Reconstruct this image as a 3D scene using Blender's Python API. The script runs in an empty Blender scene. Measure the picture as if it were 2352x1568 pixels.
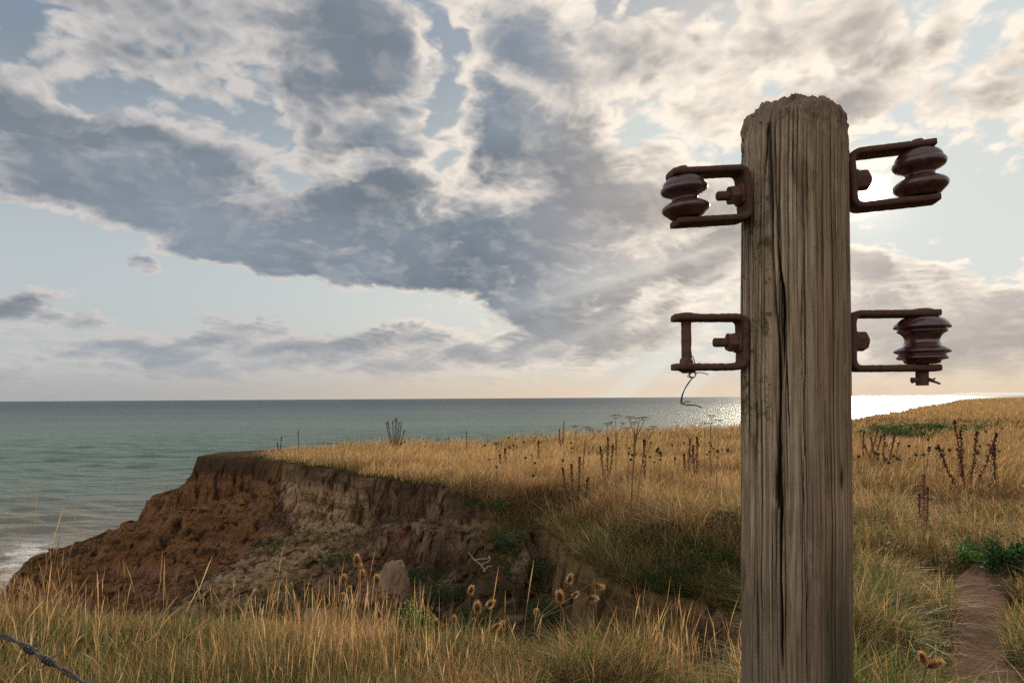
import bpy, bmesh, math, random
import numpy as np
from mathutils import Vector, Matrix
R = math.radians
scene = bpy.context.scene
COL = scene.collection
random.seed(7); RNG = np.random.default_rng(11)

# ------------------------------------------------------------------ camera
EYE = 1.6                      # eye height above the cliff-top turf (turf is z = 0, sea is z = SEA)
SEA = -7.3
FOC = 1568.0                   # focal length in pixels of a 2352-wide print
cam_d = bpy.data.cameras.new('camera'); cam = bpy.data.objects.new('camera', cam_d); COL.objects.link(cam)
cam.location = (0, 0, EYE)
cam_d.sensor_width = 36.0; cam_d.lens = 24.0
cam_d.shift_y = (914 - 784) / 2352.0
cam_d.clip_start = 0.05; cam_d.clip_end = 200000
ROLL = R(0.36)
cam.rotation_mode = 'QUATERNION'
cam.rotation_quaternion = (Matrix.Rotation(R(90), 3, 'X') @ Matrix.Rotation(-ROLL, 3, 'Z')).to_quaternion()
scene.camera = cam

def un(px, py):
    """print pixel -> (X/Y, Z/Y) slopes of the sight line"""
    a = (px - 1176) / FOC; b = (914 - py) / FOC
    c, s = math.cos(ROLL), math.sin(ROLL)
    return (a * c + b * s, -a * s + b * c)
def at(px, py, Y):
    a, b = un(px, py)
    return Vector((a * Y, Y, EYE + b * Y))

# ------------------------------------------------------------------ sun and sky
SUN_AZ, SUN_EL = R(27.7), R(14.6)
sun_dir = Vector((math.sin(SUN_AZ) * math.cos(SUN_EL), math.cos(SUN_AZ) * math.cos(SUN_EL), math.sin(SUN_EL)))
sl = bpy.data.lights.new('sun', 'SUN'); sl.energy = 5.0; sl.angle = R(0.6); sl.color = (1.0, 0.86, 0.66)
so = bpy.data.objects.new('sun', sl); COL.objects.link(so)
so.rotation_mode = 'QUATERNION'; so.rotation_quaternion = sun_dir.to_track_quat('Z', 'Y'); so.location = (30, 60, 20)

world = bpy.data.worlds.new('World'); scene.world = world; world.use_nodes = True
scene.view_settings.view_transform = 'Standard'; scene.view_settings.look = 'None'
scene.view_settings.exposure = 0.0; scene.view_settings.gamma = 1.0; scene.view_settings.use_curve_mapping = False
scene.cycles.max_bounces = 6; scene.cycles.diffuse_bounces = 3; scene.cycles.glossy_bounces = 2
scene.cycles.transmission_bounces = 3; scene.cycles.transparent_max_bounces = 6
scene.cycles.use_adaptive_sampling = True; scene.cycles.adaptive_threshold = 0.008
scene.cycles.sample_clamp_indirect = 4.0; scene.cycles.use_denoising = False

class G:
    """thin expression layer over a node tree"""
    def __init__(s, nt): s.nt = nt; s.n = nt.nodes; s.l = nt.links
    def put(s, sock, v):
        if isinstance(v, bpy.types.NodeSocket): s.l.new(v, sock)
        elif v is not None:
            try: sock.default_value = v
            except Exception: sock.default_value = tuple(v) + (1.0,)
    def m(s, op, a, b=None, c=None, clamp=False):
        n = s.n.new('ShaderNodeMath'); n.operation = op; n.use_clamp = clamp
        for i, v in enumerate((a, b, c)):
            if v is not None: s.put(n.inputs[i], v)
        return n.outputs[0]
    def v(s, op, a, b=None, scale=None):
        n = s.n.new('ShaderNodeVectorMath'); n.operation = op
        s.put(n.inputs[0], a)
        if b is not None: s.put(n.inputs[1], b)
        if scale is not None: s.put(n.inputs['Scale'], scale)
        return n.outputs['Value'] if op in ('DOT_PRODUCT', 'LENGTH', 'DISTANCE') else n.outputs[0]
    def noise(s, vec, scale, detail=4, rough=0.55, dist=0.0, lac=2.0, out=0, typ=None):
        n = s.n.new('ShaderNodeTexNoise')
        if vec is not None: s.put(n.inputs['Vector'], vec)
        s.put(n.inputs['Scale'], scale); n.inputs['Detail'].default_value = detail
        n.inputs['Roughness'].default_value = rough; n.inputs['Distortion'].default_value = dist; n.inputs['Lacunarity'].default_value = lac
        return n.outputs[out]
    def voro(s, vec, scale, out='Distance', feature='F1'):
        n = s.n.new('ShaderNodeTexVoronoi'); n.feature = feature
        s.put(n.inputs['Vector'], vec); s.put(n.inputs['Scale'], scale); return n.outputs[out]
    def wave(s, vec, scale, dist=0, detail=2, dscale=1, direction='X'):
        n = s.n.new('ShaderNodeTexWave'); n.bands_direction = direction
        s.put(n.inputs['Vector'], vec); s.put(n.inputs['Scale'], scale)
        n.inputs['Distortion'].default_value = dist; n.inputs['Detail'].default_value = detail; n.inputs['Detail Scale'].default_value = dscale
        return n.outputs['Fac']
    def mix(s, f, a, b, typ='MIX'):
        n = s.n.new('ShaderNodeMix'); n.data_type = 'RGBA'; n.blend_type = typ
        s.put(n.inputs[0], f); s.put(n.inputs[6], a); s.put(n.inputs[7], b); return n.outputs[2]
    def fmix(s, f, a, b):
        n = s.n.new('ShaderNodeMix'); n.data_type = 'FLOAT'
        s.put(n.inputs[0], f); s.put(n.inputs[2], a); s.put(n.inputs[3], b); return n.outputs[0]
    def rng(s, x, a, b, c=0.0, d=1.0, smooth=True):
        n = s.n.new('ShaderNodeMapRange'); n.interpolation_type = 'SMOOTHSTEP' if smooth else 'LINEAR'
        s.put(n.inputs[0], x); s.put(n.inputs[1], a); s.put(n.inputs[2], b); s.put(n.inputs[3], c); s.put(n.inputs[4], d)
        return n.outputs[0]
    def ramp(s, x, stops):
        n = s.n.new('ShaderNodeValToRGB'); e = n.color_ramp.elements
        while len(e) < len(stops): e.new(0.5)
        for i, (p, c) in enumerate(stops): e[i].position = p; e[i].color = tuple(c) + (1,)
        s.put(n.inputs[0], x); return n.outputs[0]
    def xyz(s, x=0.0, y=0.0, z=0.0):
        n = s.n.new('ShaderNodeCombineXYZ')
        for i, v in enumerate((x, y, z)): s.put(n.inputs[i], v)
        return n.outputs[0]
    def sep(s, v):
        n = s.n.new('ShaderNodeSeparateXYZ'); s.put(n.inputs[0], v); return n.outputs
    def mapping(s, v, loc=(0, 0, 0), rot=(0, 0, 0), sc=(1, 1, 1), typ='POINT'):
        n = s.n.new('ShaderNodeMapping'); n.vector_type = typ; s.put(n.inputs[0], v)
        n.inputs[1].default_value = loc; n.inputs[2].default_value = rot; n.inputs[3].default_value = sc; return n.outputs[0]
    def bump(s, h, strength=0.5, dist=0.01, normal=None):
        n = s.n.new('ShaderNodeBump'); s.put(n.inputs['Height'], h); s.put(n.inputs['Strength'], strength); s.put(n.inputs['Distance'], dist)
        if normal is not None: s.put(n.inputs['Normal'], normal)
        return n.outputs[0]
    def attr(s, name):
        n = s.n.new('ShaderNodeAttribute'); n.attribute_name = name; return n
    def coord(s, name='Object'):
        return s.n.new('ShaderNodeTexCoord').outputs[name]

def build_sky():
    nt = world.node_tree; nt.nodes.clear(); g = G(nt)
    d = g.v('NORMALIZE', g.coord('Generated'))
    X, Y, Z = g.sep(d)
    Zc = g.m('MAXIMUM', Z, 0.0)
    az = g.m('ARCTAN2', X, Y); el = g.m('ARCSINE', Z)
    sdot = g.v('DOT_PRODUCT', d, tuple(sun_dir))                       # cosine of the angle to the sun
    prox = g.rng(sdot, 0.66, 1.0)                                      # 0 .. 1 near the sun
    back = g.rng(sdot, 0.3, -0.6)                                      # 1 behind the viewer
    # cloud layer seen in perspective
    inv = g.m('DIVIDE', 1.0, g.m('ADD', Zc, 0.30))
    P = g.xyz(g.m('MULTIPLY', X, inv), g.m('MULTIPLY', Y, inv), 0.0)
    # node group with the fractal so that it can be sampled twice
    gr = bpy.data.node_groups.new('cloud_fractal', 'ShaderNodeTree')
    gr.interface.new_socket('P', in_out='INPUT', socket_type='NodeSocketVector')
    gr.interface.new_socket('F', in_out='OUTPUT', socket_type='NodeSocketFloat')
    q = G(gr); gi = gr.nodes.new('NodeGroupInput'); go = gr.nodes.new('NodeGroupOutput')
    w = q.v('SUBTRACT', q.noise(gi.outputs[0], 4.0, 3, 0.5, out=1), (0.5, 0.5, 0.5))
    pw = q.v('ADD', gi.outputs[0], q.v('SCALE', w, scale=0.14))
    f1 = q.noise(pw, 3.4, 4, 0.5)
    bil = None                                                     # billows: four octaves of folded noise
    for sc_, wt_ in ((6.5, 1.0), (14.0, 0.60), (30.0, 0.36), (64.0, 0.15), (140.0, 0.07)):
        t_ = q.m('MULTIPLY', q.m('ABSOLUTE', q.m('SUBTRACT', q.noise(pw, sc_, 0, 0.5), 0.5)), wt_)
        bil = t_ if bil is None else q.m('ADD', bil, t_)
    f = q.m('ADD', f1, q.m('MULTIPLY', q.m('SUBTRACT', bil, 0.21), 0.60))
    gr.links.new(f, go.inputs[0])
    def frac(vec):
        n = nt.nodes.new('ShaderNodeGroup'); n.node_tree = gr; nt.links.new(vec, n.inputs[0]); return n.outputs[0]
    F0 = frac(P)
    # a second sample a little nearer the sun gives the lit rims
    sp = Vector((sun_dir.x, sun_dir.y)) / (sun_dir.z + 0.30)
    tos = g.v('NORMALIZE', g.v('SUBTRACT', (sp.x, sp.y, 0.0), P))
    F1 = frac(g.v('ADD', P, g.v('SCALE', tos, scale=0.05)))
    # cloud masses: soft ellipses fixed in azimuth / elevation
    ws = g.v('SUBTRACT', g.noise(g.xyz(az, g.m('MULTIPLY', el, 1.5), 0.0), 7.0, 5, 0.6, out=1), (0.5, 0.5, 0.5))
    A = g.v('ADD', g.xyz(az, el, 0.0), g.v('SCALE', g.v('MULTIPLY', ws, (1.0, 0.7, 0)), scale=0.13))
    def blob(px, py, rx, ry, ang, wgt):
        a, b = un(px, py)
        u0 = math.atan(a); v0 = math.atan(b * math.cos(u0))
        mp = g.mapping(A, (u0, v0, 0), (0, 0, R(-ang)), (rx / FOC * 1.25, ry / FOC * 1.25, 1), 'TEXTURE')
        t = nt.nodes.new('ShaderNodeTexGradient'); t.gradient_type = 'SPHERICAL'; nt.links.new(mp, t.inputs[0])
        return g.m('MULTIPLY', g.rng(t.outputs[1], 0.0, 0.75), wgt)
    total = None
    for bl in BLOBS:
        o = blob(*bl); total = o if total is None else g.m('ADD', total, o)
    total = g.m('MINIMUM', g.m('MAXIMUM', total, -0.45), 0.42)
    bias = g.m('ADD', g.m('MULTIPLY', total, g.m('SUBTRACT', 1.0, back)), g.m('MULTIPLY', back, 0.03))
    low = g.rng(el, 0.04, 0.13)                                        # thinner structure low down
    amp = g.fmix(low, 0.55, 1.0)
    dens = g.m('ADD', g.m('ADD', g.m('MULTIPLY', g.m('SUBTRACT', F0, 0.5), g.m('MULTIPLY', amp, 1.45)), 0.5), bias)
    mask = g.rng(dens, 0.41, 0.61)
    thick = g.rng(dens, 0.50, 0.95)
    rim = g.m('MULTIPLY', g.m('SUBTRACT', F0, F1), g.fmix(g.rng(dens, 0.62, 0.95), 2.7, 0.9))
    sh = g.m('SUBTRACT', thick, rim, clamp=True)
    # colours
    sky = nt.nodes.new('ShaderNodeTexSky'); sky.sky_type = 'NISHITA'; sky.sun_disc = False
    sky.sun_elevation = SUN_EL; sky.sun_rotation = SUN_AZ; sky.air_density = 1.0; sky.dust_density = 1.2; sky.ozone_density = 1.0
    nis = g.v('MINIMUM', g.v('SCALE', sky.outputs[0], scale=0.075), (0.62, 0.68, 0.70))
    left = g.rng(az, 0.15, -0.62)
    pale = g.mix(left, (0.74, 0.76, 0.71, 1), (0.58, 0.63, 0.65, 1))
    hz = g.rng(el, 0.45, 0.16)
    clear = g.mix(g.fmix(hz, 0.25, 0.75), nis, pale)
    clear = g.mix(g.m('MULTIPLY', g.rng(el, 0.40, 0.56), left), clear, (0.25, 0.37, 0.57, 1))
    lit = g.mix(prox, (0.62, 0.59, 0.57, 1), (1.05, 0.93, 0.79, 1))
    lit = g.mix(back, lit, (1.45, 1.29, 1.10, 1))
    dark = g.mix(g.rng(sdot, 0.87, 0.995), (0.20, 0.238, 0.284, 1), (0.44, 0.40, 0.37, 1))
    dark = g.mix(back, dark, (0.80, 0.75, 0.70, 1))
    # slow tone changes inside the dark cores
    tone = g.noise(P, 1.4, 4, 0.6)
    dark = g.v('MULTIPLY', dark, g.v('SCALE', (1, 1, 1), scale=g.rng(tone, 0.3, 0.7, 0.82, 1.35)))
    cloud = g.mix(sh, lit, dark)
    col = g.mix(mask, clear, cloud)
    col = g.mix(g.m('MULTIPLY', g.rng(el, 0.16, 0.03), 0.42), col, g.mix(g.rng(az, -0.62, 0.25), (0.46, 0.48, 0.49, 1), (0.66, 0.58, 0.49, 1)))
    # bands of haze over the horizon: cream at the bottom, dull blue above
    hzc = g.mix(g.rng(az, -0.62, 0.25), (0.40, 0.40, 0.40, 1), (0.80, 0.63, 0.46, 1))
    col = g.mix(g.m('MULTIPLY', g.rng(el, 0.055, 0.005), 0.85), col, hzc)
    # rays fanning out below the cloud from the sun
    ang = g.m('ARCTAN2', g.m('SUBTRACT', el, SUN_EL), g.m('SUBTRACT', az, SUN_AZ))
    ray = g.noise(g.xyz(g.m('MULTIPLY', ang, 1.0), 0.0, 0.0), 7.0, 2, 0.5)
    below = g.m('MULTIPLY', g.rng(ang, -1.9, -2.35), g.rng(ang, -3.05, -2.8))
    rad = g.m('SQRT', g.m('ADD', g.m('POWER', g.m('SUBTRACT', el, SUN_EL), 2.0), g.m('POWER', g.m('SUBTRACT', az, SUN_AZ), 2.0)))
    rayf = g.m('MULTIPLY', g.m('MULTIPLY', g.rng(ray, 0.42, 0.66), below), g.m('MULTIPLY', g.rng(rad, 0.10, 0.22), g.rng(rad, 0.62, 0.30)))
    col = g.mix(g.m('MULTIPLY', rayf, 0.62), col, (0.80, 0.78, 0.70, 1))
    # glare of the sun through thin cloud
    glow = g.m('ADD', g.m('MULTIPLY', g.m('POWER', g.m('MAXIMUM', sdot, 0.0), 60.0), 0.03), g.m('MULTIPLY', g.m('POWER', g.m('MAXIMUM', sdot, 0.0), 900.0), 0.22))
    glow = g.m('ADD', glow, g.m('MULTIPLY', g.m('POWER', g.m('MAXIMUM', sdot, 0.0), 16000.0), 22.0))
    col = g.v('ADD', col, g.v('SCALE', (1.0, 0.86, 0.66), scale=glow))
    # below the horizon
    col = g.mix(g.rng(Z, -0.002, -0.02), col, (0.10, 0.11, 0.11, 1))
    bg = nt.nodes.new('ShaderNodeBackground'); nt.links.new(col, bg.inputs[0]); bg.inputs[1].default_value = 1.0
    out = nt.nodes.new('ShaderNodeOutputWorld'); nt.links.new(bg.outputs[0], out.inputs[0])
    world.cycles.sampling_method = 'MANUAL'; world.cycles.sample_map_resolution = 1024

BLOBS = [  # print x, y, radius x, radius y, tilt, weight
    (190, 400, 420, 95, 8, .34), (520, 500, 440, 110, 20, .40), (900, 540, 460, 150, 8, .40), (1250, 520, 430, 190, -4, .38),
    (800, 210, 200, 270, 0, .42), (1210, 250, 210, 260, 10, .36), (1500, 600, 360, 150, -14, .32), (1340, 730, 270, 110, 10, .28),
    (870, 655, 170, 30, -12, .22), (320, 600, 70, 24, 12, .68),
    (900, 800, 620, 60, 0, .24), (240, 840, 460, 42, 0, .14), (100, 715, 130, 22, 4, .22), (400, 750, 300, 24, 2, .10), (240, 790, 200, 16, 3, .12),
    (2120, 660, 230, 120, 6, .32), (2230, 790, 200, 90, 0, .26), (2230, 120, 170, 130, -20, .24), (2020, 165, 190, 50, -20, .22),
    (1530, 110, 240, 70, 5, .20), (1660, 270, 200, 75, -15, .20), (1950, 50, 260, 50, -5, .16), (1990, 250, 110, 40, -10, .18),
    (2080, 470, 130, 55, -8, .18), (2180, 800, 260, 90, 0, .14),
    (250, 95, 240, 75, 5, .16), (110, 255, 170, 70, 10, .20), (430, 270, 160, 90, 10, .12), (560, 110, 170, 120, 0, .02), (350, 340, 260, 50, 8, .08),
    (350, 225, 150, 60, 10, -.24), (60, 60, 90, 60, 0, -.18), (300, 640, 520, 75, 6, -.42), (700, 680, 420, 62, 5, -.38), (90, 520, 200, 60, 12, -.25),
    (500, 200, 130, 160, 0, -.08), (1490, 390, 110, 130, 0, -.05), (1500, 220, 100, 100, 0, -.02), (2260, 470, 170, 130, 0, -.42), (2120, 560, 160, 34, 8, -.2), (1800, 160, 160, 40, -25, -.16), (2130, 330, 150, 60, 0, -.12),
    (1035, 190, 75, 210, -6, -.25), (820, 380, 200, 34, -6, -.30), (640, 330, 60, 130, -20, -.10), (1100, 680, 200, 34, 8, -.16), (2000, 500, 110, 60, 0, -.08), (1560, 850, 400, 60, 0, -.10),
]
build_sky()
# ------------------------------------------------------------------ numpy helpers
def _hash(ix, iy, iz, seed):
    h = (ix.astype(np.int64) * 374761393 + iy.astype(np.int64) * 668265263 + iz.astype(np.int64) * 2147483647 + seed * 974634777) & 0xffffffff
    h = ((h ^ (h >> 13)) * 1274126177) & 0xffffffff
    return ((h ^ (h >> 16)) & 0xffff) / 65535.0
def vnoise(x, y, z=None, seed=0):
    """value noise in -1 .. 1"""
    x = np.asarray(x, float); y = np.asarray(y, float)
    z = np.zeros_like(x) if z is None else np.asarray(z, float)
    ix, iy, iz = np.floor(x), np.floor(y), np.floor(z)
    fx, fy, fz = x - ix, y - iy, z - iz
    fx, fy, fz = [f * f * f * (f * (f * 6 - 15) + 10) for f in (fx, fy, fz)]
    r = 0
    for dz in (0, 1):
        wz = fz if dz else 1 - fz
        for dy in (0, 1):
            wy = fy if dy else 1 - fy
            for dx in (0, 1):
                wx = fx if dx else 1 - fx
                r = r + _hash(ix + dx, iy + dy, iz + dz, seed) * wx * wy * wz
    return r * 2 - 1
def fbm(x, y, z=None, oct=4, seed=0, gain=0.5):
    r = 0; a = 1.0; s = 0
    for o in range(oct):
        f = 2.03 ** o
        r = r + a * vnoise(x * f, y * f, None if z is None else z * f, seed + o * 17); s += a; a *= gain
    return r / s
def sstep(x, a, b):
    t = np.clip((x - a) / (b - a), 0, 1); return t * t * (3 - 2 * t)

def mesh_np(name, verts, faces, mat, parent=None, smooth=True, attrs=None, loop_total=None):
    """verts (n,3); faces (m,k) or list of arrays with different k"""
    me = bpy.data.meshes.new(name)
    if not isinstance(faces, list): faces = [faces]
    faces = [np.asarray(f) for f in faces if len(f)]
    nl = sum(f.size for f in faces); npoly = sum(len(f) for f in faces)
    me.vertices.add(len(verts)); me.vertices.foreach_set('co', np.asarray(verts, np.float32).ravel())
    me.loops.add(nl); me.loops.foreach_set('vertex_index', np.concatenate([f.ravel() for f in faces]).astype(np.int32))
    me.polygons.add(npoly)
    tot = np.concatenate([np.full(len(f), f.shape[1]) for f in faces]).astype(np.int32)
    st = np.concatenate([[0], np.cumsum(tot)[:-1]]).astype(np.int32)
    me.polygons.foreach_set('loop_start', st); me.polygons.foreach_set('loop_total', tot)
    me.polygons.foreach_set('use_smooth', np.full(npoly, smooth))
    for k, a in (attrs or {}).items():
        a = np.asarray(a, np.float32)
        if a.ndim == 1:
            at_ = me.attributes.new(k, 'FLOAT', 'POINT'); at_.data.foreach_set('value', a)
        else:
            at_ = me.attributes.new(k, 'FLOAT_COLOR', 'POINT')
            if a.shape[1] == 3: a = np.concatenate([a, np.ones((len(a), 1), np.float32)], 1)
            at_.data.foreach_set('color', a.ravel())
    me.update(); me.validate()
    me.materials.append(mat)
    o = bpy.data.objects.new(name, me); COL.objects.link(o)
    if parent is not None: o.parent = parent
    return o
def grid_faces(nu, nv, wrap_u=False):
    i = np.arange(nu if wrap_u else nu - 1)[:, None]; j = np.arange(nv - 1)[None, :]
    a = i * nv + j; b = ((i + 1) % nu) * nv + j
    return np.stack([a, b, b + 1, a + 1], -1).reshape(-1, 4)

def tag(o, label=None, cat=None, group=None, kind=None):
    if label: o['label'] = label
    if cat: o['category'] = cat
    if group: o['group'] = group
    if kind: o['kind'] = kind
    return o
def empty(name, loc=(0, 0, 0), rz=0.0, parent=None):
    o = bpy.data.objects.new(name, None); o.empty_display_size = 0.1; COL.objects.link(o)
    o.location = loc; o.rotation_euler = (0, 0, rz)
    if parent is not None: o.parent = parent
    return o
def new_mat(name):
    m = bpy.data.materials.new(name); m.use_nodes = True; m.node_tree.nodes.clear()
    g = G(m.node_tree); out = g.n.new('ShaderNodeOutputMaterial')
    p = g.n.new('ShaderNodeBsdfPrincipled'); g.l.new(p.outputs[0], out.inputs[0])
    p.inputs['Specular IOR Level'].default_value = 0.3
    return m, g, p, out

# ------------------------------------------------------------------ the coast in plan (metres, camera at 0,0 looking along +Y)
LAND = np.array([(-90, -40), (-40, -6), (-20, 2.6), (-9.5, 4.8), (-3.8, 5.2), (-2.2, 5.05), (-1.1, 4.8), (-0.4, 4.45), (0.4, 4.05), (1.35, 3.85), (1.95, 4.35),
                 (2.6, 5.7), (2.35, 6.9), (1.5, 8.0), (0.95, 9.4), (0.45, 11.9), (-0.35, 12.2), (-1.1, 13.2), (-1.7, 15.0), (-2.7, 16.0), (-4.0, 17.6), (-5.6, 19.6),
                 (-7.6, 22.3), (-9.0, 24.3), (-10.9, 24.6), (-11.4, 25.3), (-10.8, 26.6), (-8.5, 28.2), (-5, 29.5), (0, 30.5), (5, 32.5), (12, 38), (22, 47), (34, 60), (50, 82),
                 (98, 150), (167, 235), (300, 330), (600, 420), (600, -40)], float)
def inside(x, y, poly=LAND):
    r = np.zeros(x.shape, bool); n = len(poly)
    for i in range(n):
        x0, y0 = poly[i]; x1, y1 = poly[(i + 1) % n]
        if y0 == y1: continue
        c = ((y0 > y) != (y1 > y)) & (x < (x1 - x0) * (y - y0) / (y1 - y0) + x0)
        r ^= c
    return r
def edge_dist(x, y, poly=LAND):
    """distance to the cliff edge (+ on land), arc length along it, index of the nearest side"""
    best = np.full(x.shape, 1e18); s_at = np.zeros(x.shape); ac = 0.0
    for i in range(len(poly) - 2):
        a = poly[i]; b = poly[i + 1]; e = b - a; L = math.hypot(*e)
        t = np.clip(((x - a[0]) * e[0] + (y - a[1]) * e[1]) / (L * L), 0, 1)
        dd = (x - a[0] - t * e[0]) ** 2 + (y - a[1] - t * e[1]) ** 2
        m = dd < best
        best = np.where(m, dd, best); s_at = np.where(m, ac + t * L, s_at); ac += L
    return np.sqrt(best) * np.where(inside(x, y, poly), 1, -1), s_at
_arc = np.concatenate([[0], np.cumsum(np.hypot(*np.diff(LAND, axis=0).T))])
S_HEAD = _arc[11]      # gully head
S_MID = _arc[16]       # where the near bank turns into the far cliff
S_TIP = _arc[23]       # headland tip

def turf(x, y):
    """height of the turf surface"""
    r = np.hypot(x, y)
    h = 0.10 * fbm(x * 0.22, y * 0.22, oct=3, seed=3) + 0.05 * fbm(x * 0.9, y * 0.9, oct=3, seed=5)
    h = h - 0.30 * sstep(y, 9, 24) * sstep(x, 8, -2)
    # rounded grassy brow of the bank above the gully
    h = h - 0.10 * sstep(y, 4.5, 7)
    # long swell of the farther clifftop on the right, with a shallow dip before it
    h = h - 0.30 * np.exp(-((r - 44) / 9.0) ** 2) * sstep(x, 5, 18) + 0.35 * sstep(r, 50, 75) * sstep(x, 14, 30)
    h = h + 0.25 * sstep(r, 120, 190)
    return h
def ground(x, y):
    """height, then masks: turf (1 on grass), face (0 top .. 1 down the face)"""
    d0, s = edge_dist(x, y)
    near = np.clip((60 - np.hypot(x, y)) / 20, 0, 1)
    # fluted, crumbling lip
    flute = 0.26 * fbm(s * 0.75, x * 0, oct=2, seed=21) + 0.16 * np.abs(vnoise(s * 2.1, d0 * 0.4, seed=22)) + 0.10 * fbm(x * 2.3, y * 2.3, oct=3, seed=23)
    amp = np.where(s < S_HEAD, 0.35, np.where(s < S_MID, 0.8, 1.15))
    d = d0 + flute * amp * near
    top = turf(x, y)
    bank = sstep(s, S_HEAD - 0.5, S_HEAD + 1.5) * sstep(s, S_MID + 1.2, S_MID - 0.6)
    top = top - bank * 0.55 * sstep(d, 1.5, 0.0) ** 1.3
    top = top - (1 - bank) * 0.05 * sstep(d, 0.35, 0.0)
    farc = sstep(s, S_MID + 5.0, S_TIP - 3.5)            # grows along the far cliff towards the tip
    out = np.maximum(-d, 0)
    # upright soil face, then a slope below it
    vert = 0.75 + 0.3 * bank + 0.45 * fbm(s * 0.35, s * 0, oct=2, seed=31) + 0.35 * farc
    vert = np.where(s > S_TIP + 1.2, 1.0, vert)
    face = top - vert * sstep(out, 0.0, 0.26 + 0.16 * farc)
    slope = 1.0 + 0.7 * bank + 0.85 * farc + 0.2 * fbm(s * 0.6, d0 * 0.3, oct=2, seed=33)
    face = face - slope * np.maximum(out - 0.20, 0)
    # deep upright cracks and broken ledges
    crack = np.clip(1 - np.abs(vnoise(s * 0.95, s * 0, seed=36)) * 7, 0, 1) * sstep(fbm(s * 0.3, s * 0, oct=2, seed=37), -0.25, 0.1)
    face = face - 0.55 * crack * sstep(out, 0.02, 0.12) * sstep(out, 1.3, 0.5)
    # rills running down the face
    face = face - 0.30 * np.abs(fbm(s * 1.3 + 0.25 * out, out * 0.25, oct=3, seed=35)) * sstep(out, 0.05, 0.9)
    # a slumped shelf half way along the bay (pillars in front of the far cliff)
    floor = -1.42 - 0.055 * np.maximum(0.6 - x, 0) ** 1.2 - 0.24 * np.maximum(-4.6 - x, 0) ** 1.12 + 0.10 * np.clip(y - 12, 0, 3)
    floor = floor + 0.34 * fbm(x * 0.55, y * 0.55, oct=4, seed=41) + 0.10 * np.abs(fbm(x * 2.1, y * 2.1, oct=3, seed=43))
    # spur of clay that runs out from the corner of the bay
    tq = np.clip(((x + 0.05) * -0.10 + (y - 11.6) * -0.995) / 2.6, 0, 1)
    sx_ = -0.05 - 0.28 * tq; sy_ = 11.8 - 2.9 * tq
    ds = np.hypot(x - sx_, y - sy_)
    spur = (-0.55 - 1.15 * tq ** 1.5) - 1.75 * np.maximum(ds - 0.32 + 0.10 * fbm(x * 3, y * 3, oct=2, seed=45), 0) ** 0.9
    tq2 = np.clip((x + 2.6) / 2.3, 0, 1)
    ds2 = np.abs(y - (14.2 - 2.2 * tq2)) + 2.0 * np.maximum(-2.6 - x, 0) + 2 * np.maximum(x + 0.3, 0)
    shelf = (-0.95 + 0.25 * tq2 + 0.12 * fbm(x * 1.6, y * 1.6, oct=2, seed=46)) - 2.6 * np.maximum(ds2 - 0.55 + 0.22 * fbm(x * 2.2, y * 0, oct=2, seed=47), 0) ** 1.15
    mounds = np.full_like(x, -99.0)
    for mx, my, mz, mr in ((-1.9, 9.7, -1.05, .75), (-3.3, 11.6, -1.3, 1.0), (-0.9, 8.1, -1.5, .55), (-2.6, 8.4, -1.8, .6), (-4.9, 13.6, -1.9, 1.4), (0.9, 8.6, -1.25, .6), (-5.9, 11.5, -2.7, 1.2)):
        mounds = np.maximum(mounds, mz + 0.25 * fbm(x * 1.7, y * 1.7, oct=3, seed=51) - 0.55 * (np.hypot(x - mx, y - my) / mr) ** 1.6)
    gully = np.maximum.reduce([face, floor, spur, shelf, mounds])
    # seaward side: straight down to the beach
    sea_side = top - 0.6 * sstep(out, 0, 0.2) - 1.35 * np.maximum(out - 0.1, 0)
    # stepped nose below the tip, seen against the water
    nose = np.maximum.reduce([
        (-1.97 + 0.42 * (x + 13.1)) - 2.6 * np.maximum(np.abs(y - 25.3) - 0.9, 0) - 8.0 * np.maximum(-13.1 - x + 0.12 * fbm(y * 2, x, seed=61), 0) - 40 * np.maximum(x + 11.2, 0),
        (-2.85 + 0.10 * (x + 13.5)) - 1.3 * np.maximum(np.abs(y - 24.2) - 1.1, 0) - 1.5 * np.maximum(-13.9 - x, 0),
        (-3.35 + 0.30 * (x + 15.0)) - 0.9 * np.maximum(np.abs(y - 22.5) - 1.6, 0) - 1.6 * np.maximum(-15.0 - x, 0)])
    nose = nose + 0.16 * fbm(x * 1.5, y * 1.5, oct=4, seed=63)
    w_sea = sstep(s, S_TIP + 1.6, S_TIP + 3.0)
    low = np.where(w_sea > 0.5, sea_side, gully)
    low = np.maximum(low, nose)
    westcliff = s < _arc[3]
    low = np.where(westcliff, np.maximum(top - 1.6 * out, floor * 0 - 50), low)
    beach = SEA + 0.5 - 0.06 * np.maximum(-x - 22 + 0.35 * (y - 20), 0) - 0.10 * np.maximum(out - 9, 0)
    low = np.maximum(low, np.maximum(beach, SEA - 3.5))
    rough = (0.10 * fbm(x * 3.6, y * 3.6, oct=5, seed=71, gain=0.62) - 0.10 * np.clip(1 - np.abs(fbm(x * 1.9, y * 1.9, oct=3, seed=73)) * 6, 0, 1)) * near
    h = np.where(d > 0, top, np.minimum(low, top) + rough * sstep(out, 0, 0.3))
    return h, d, s
print('land fn ready')

def land_sheet(name, xs, ys, mat, hole=None):
    X, Y = np.meshgrid(xs, ys, indexing='ij')
    h, d, s = ground(X, Y)
    V = np.stack([X, Y, h], -1).reshape(-1, 3)
    F = grid_faces(len(xs), len(ys))
    if hole:
        cx = V[F, 0].mean(1); cy = V[F, 1].mean(1)
        F = F[~((cx > hole[0]) & (cx < hole[1]) & (cy > hole[2]) & (cy < hole[3]))]
    return V, F, d.ravel(), s.ravel()
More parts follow.
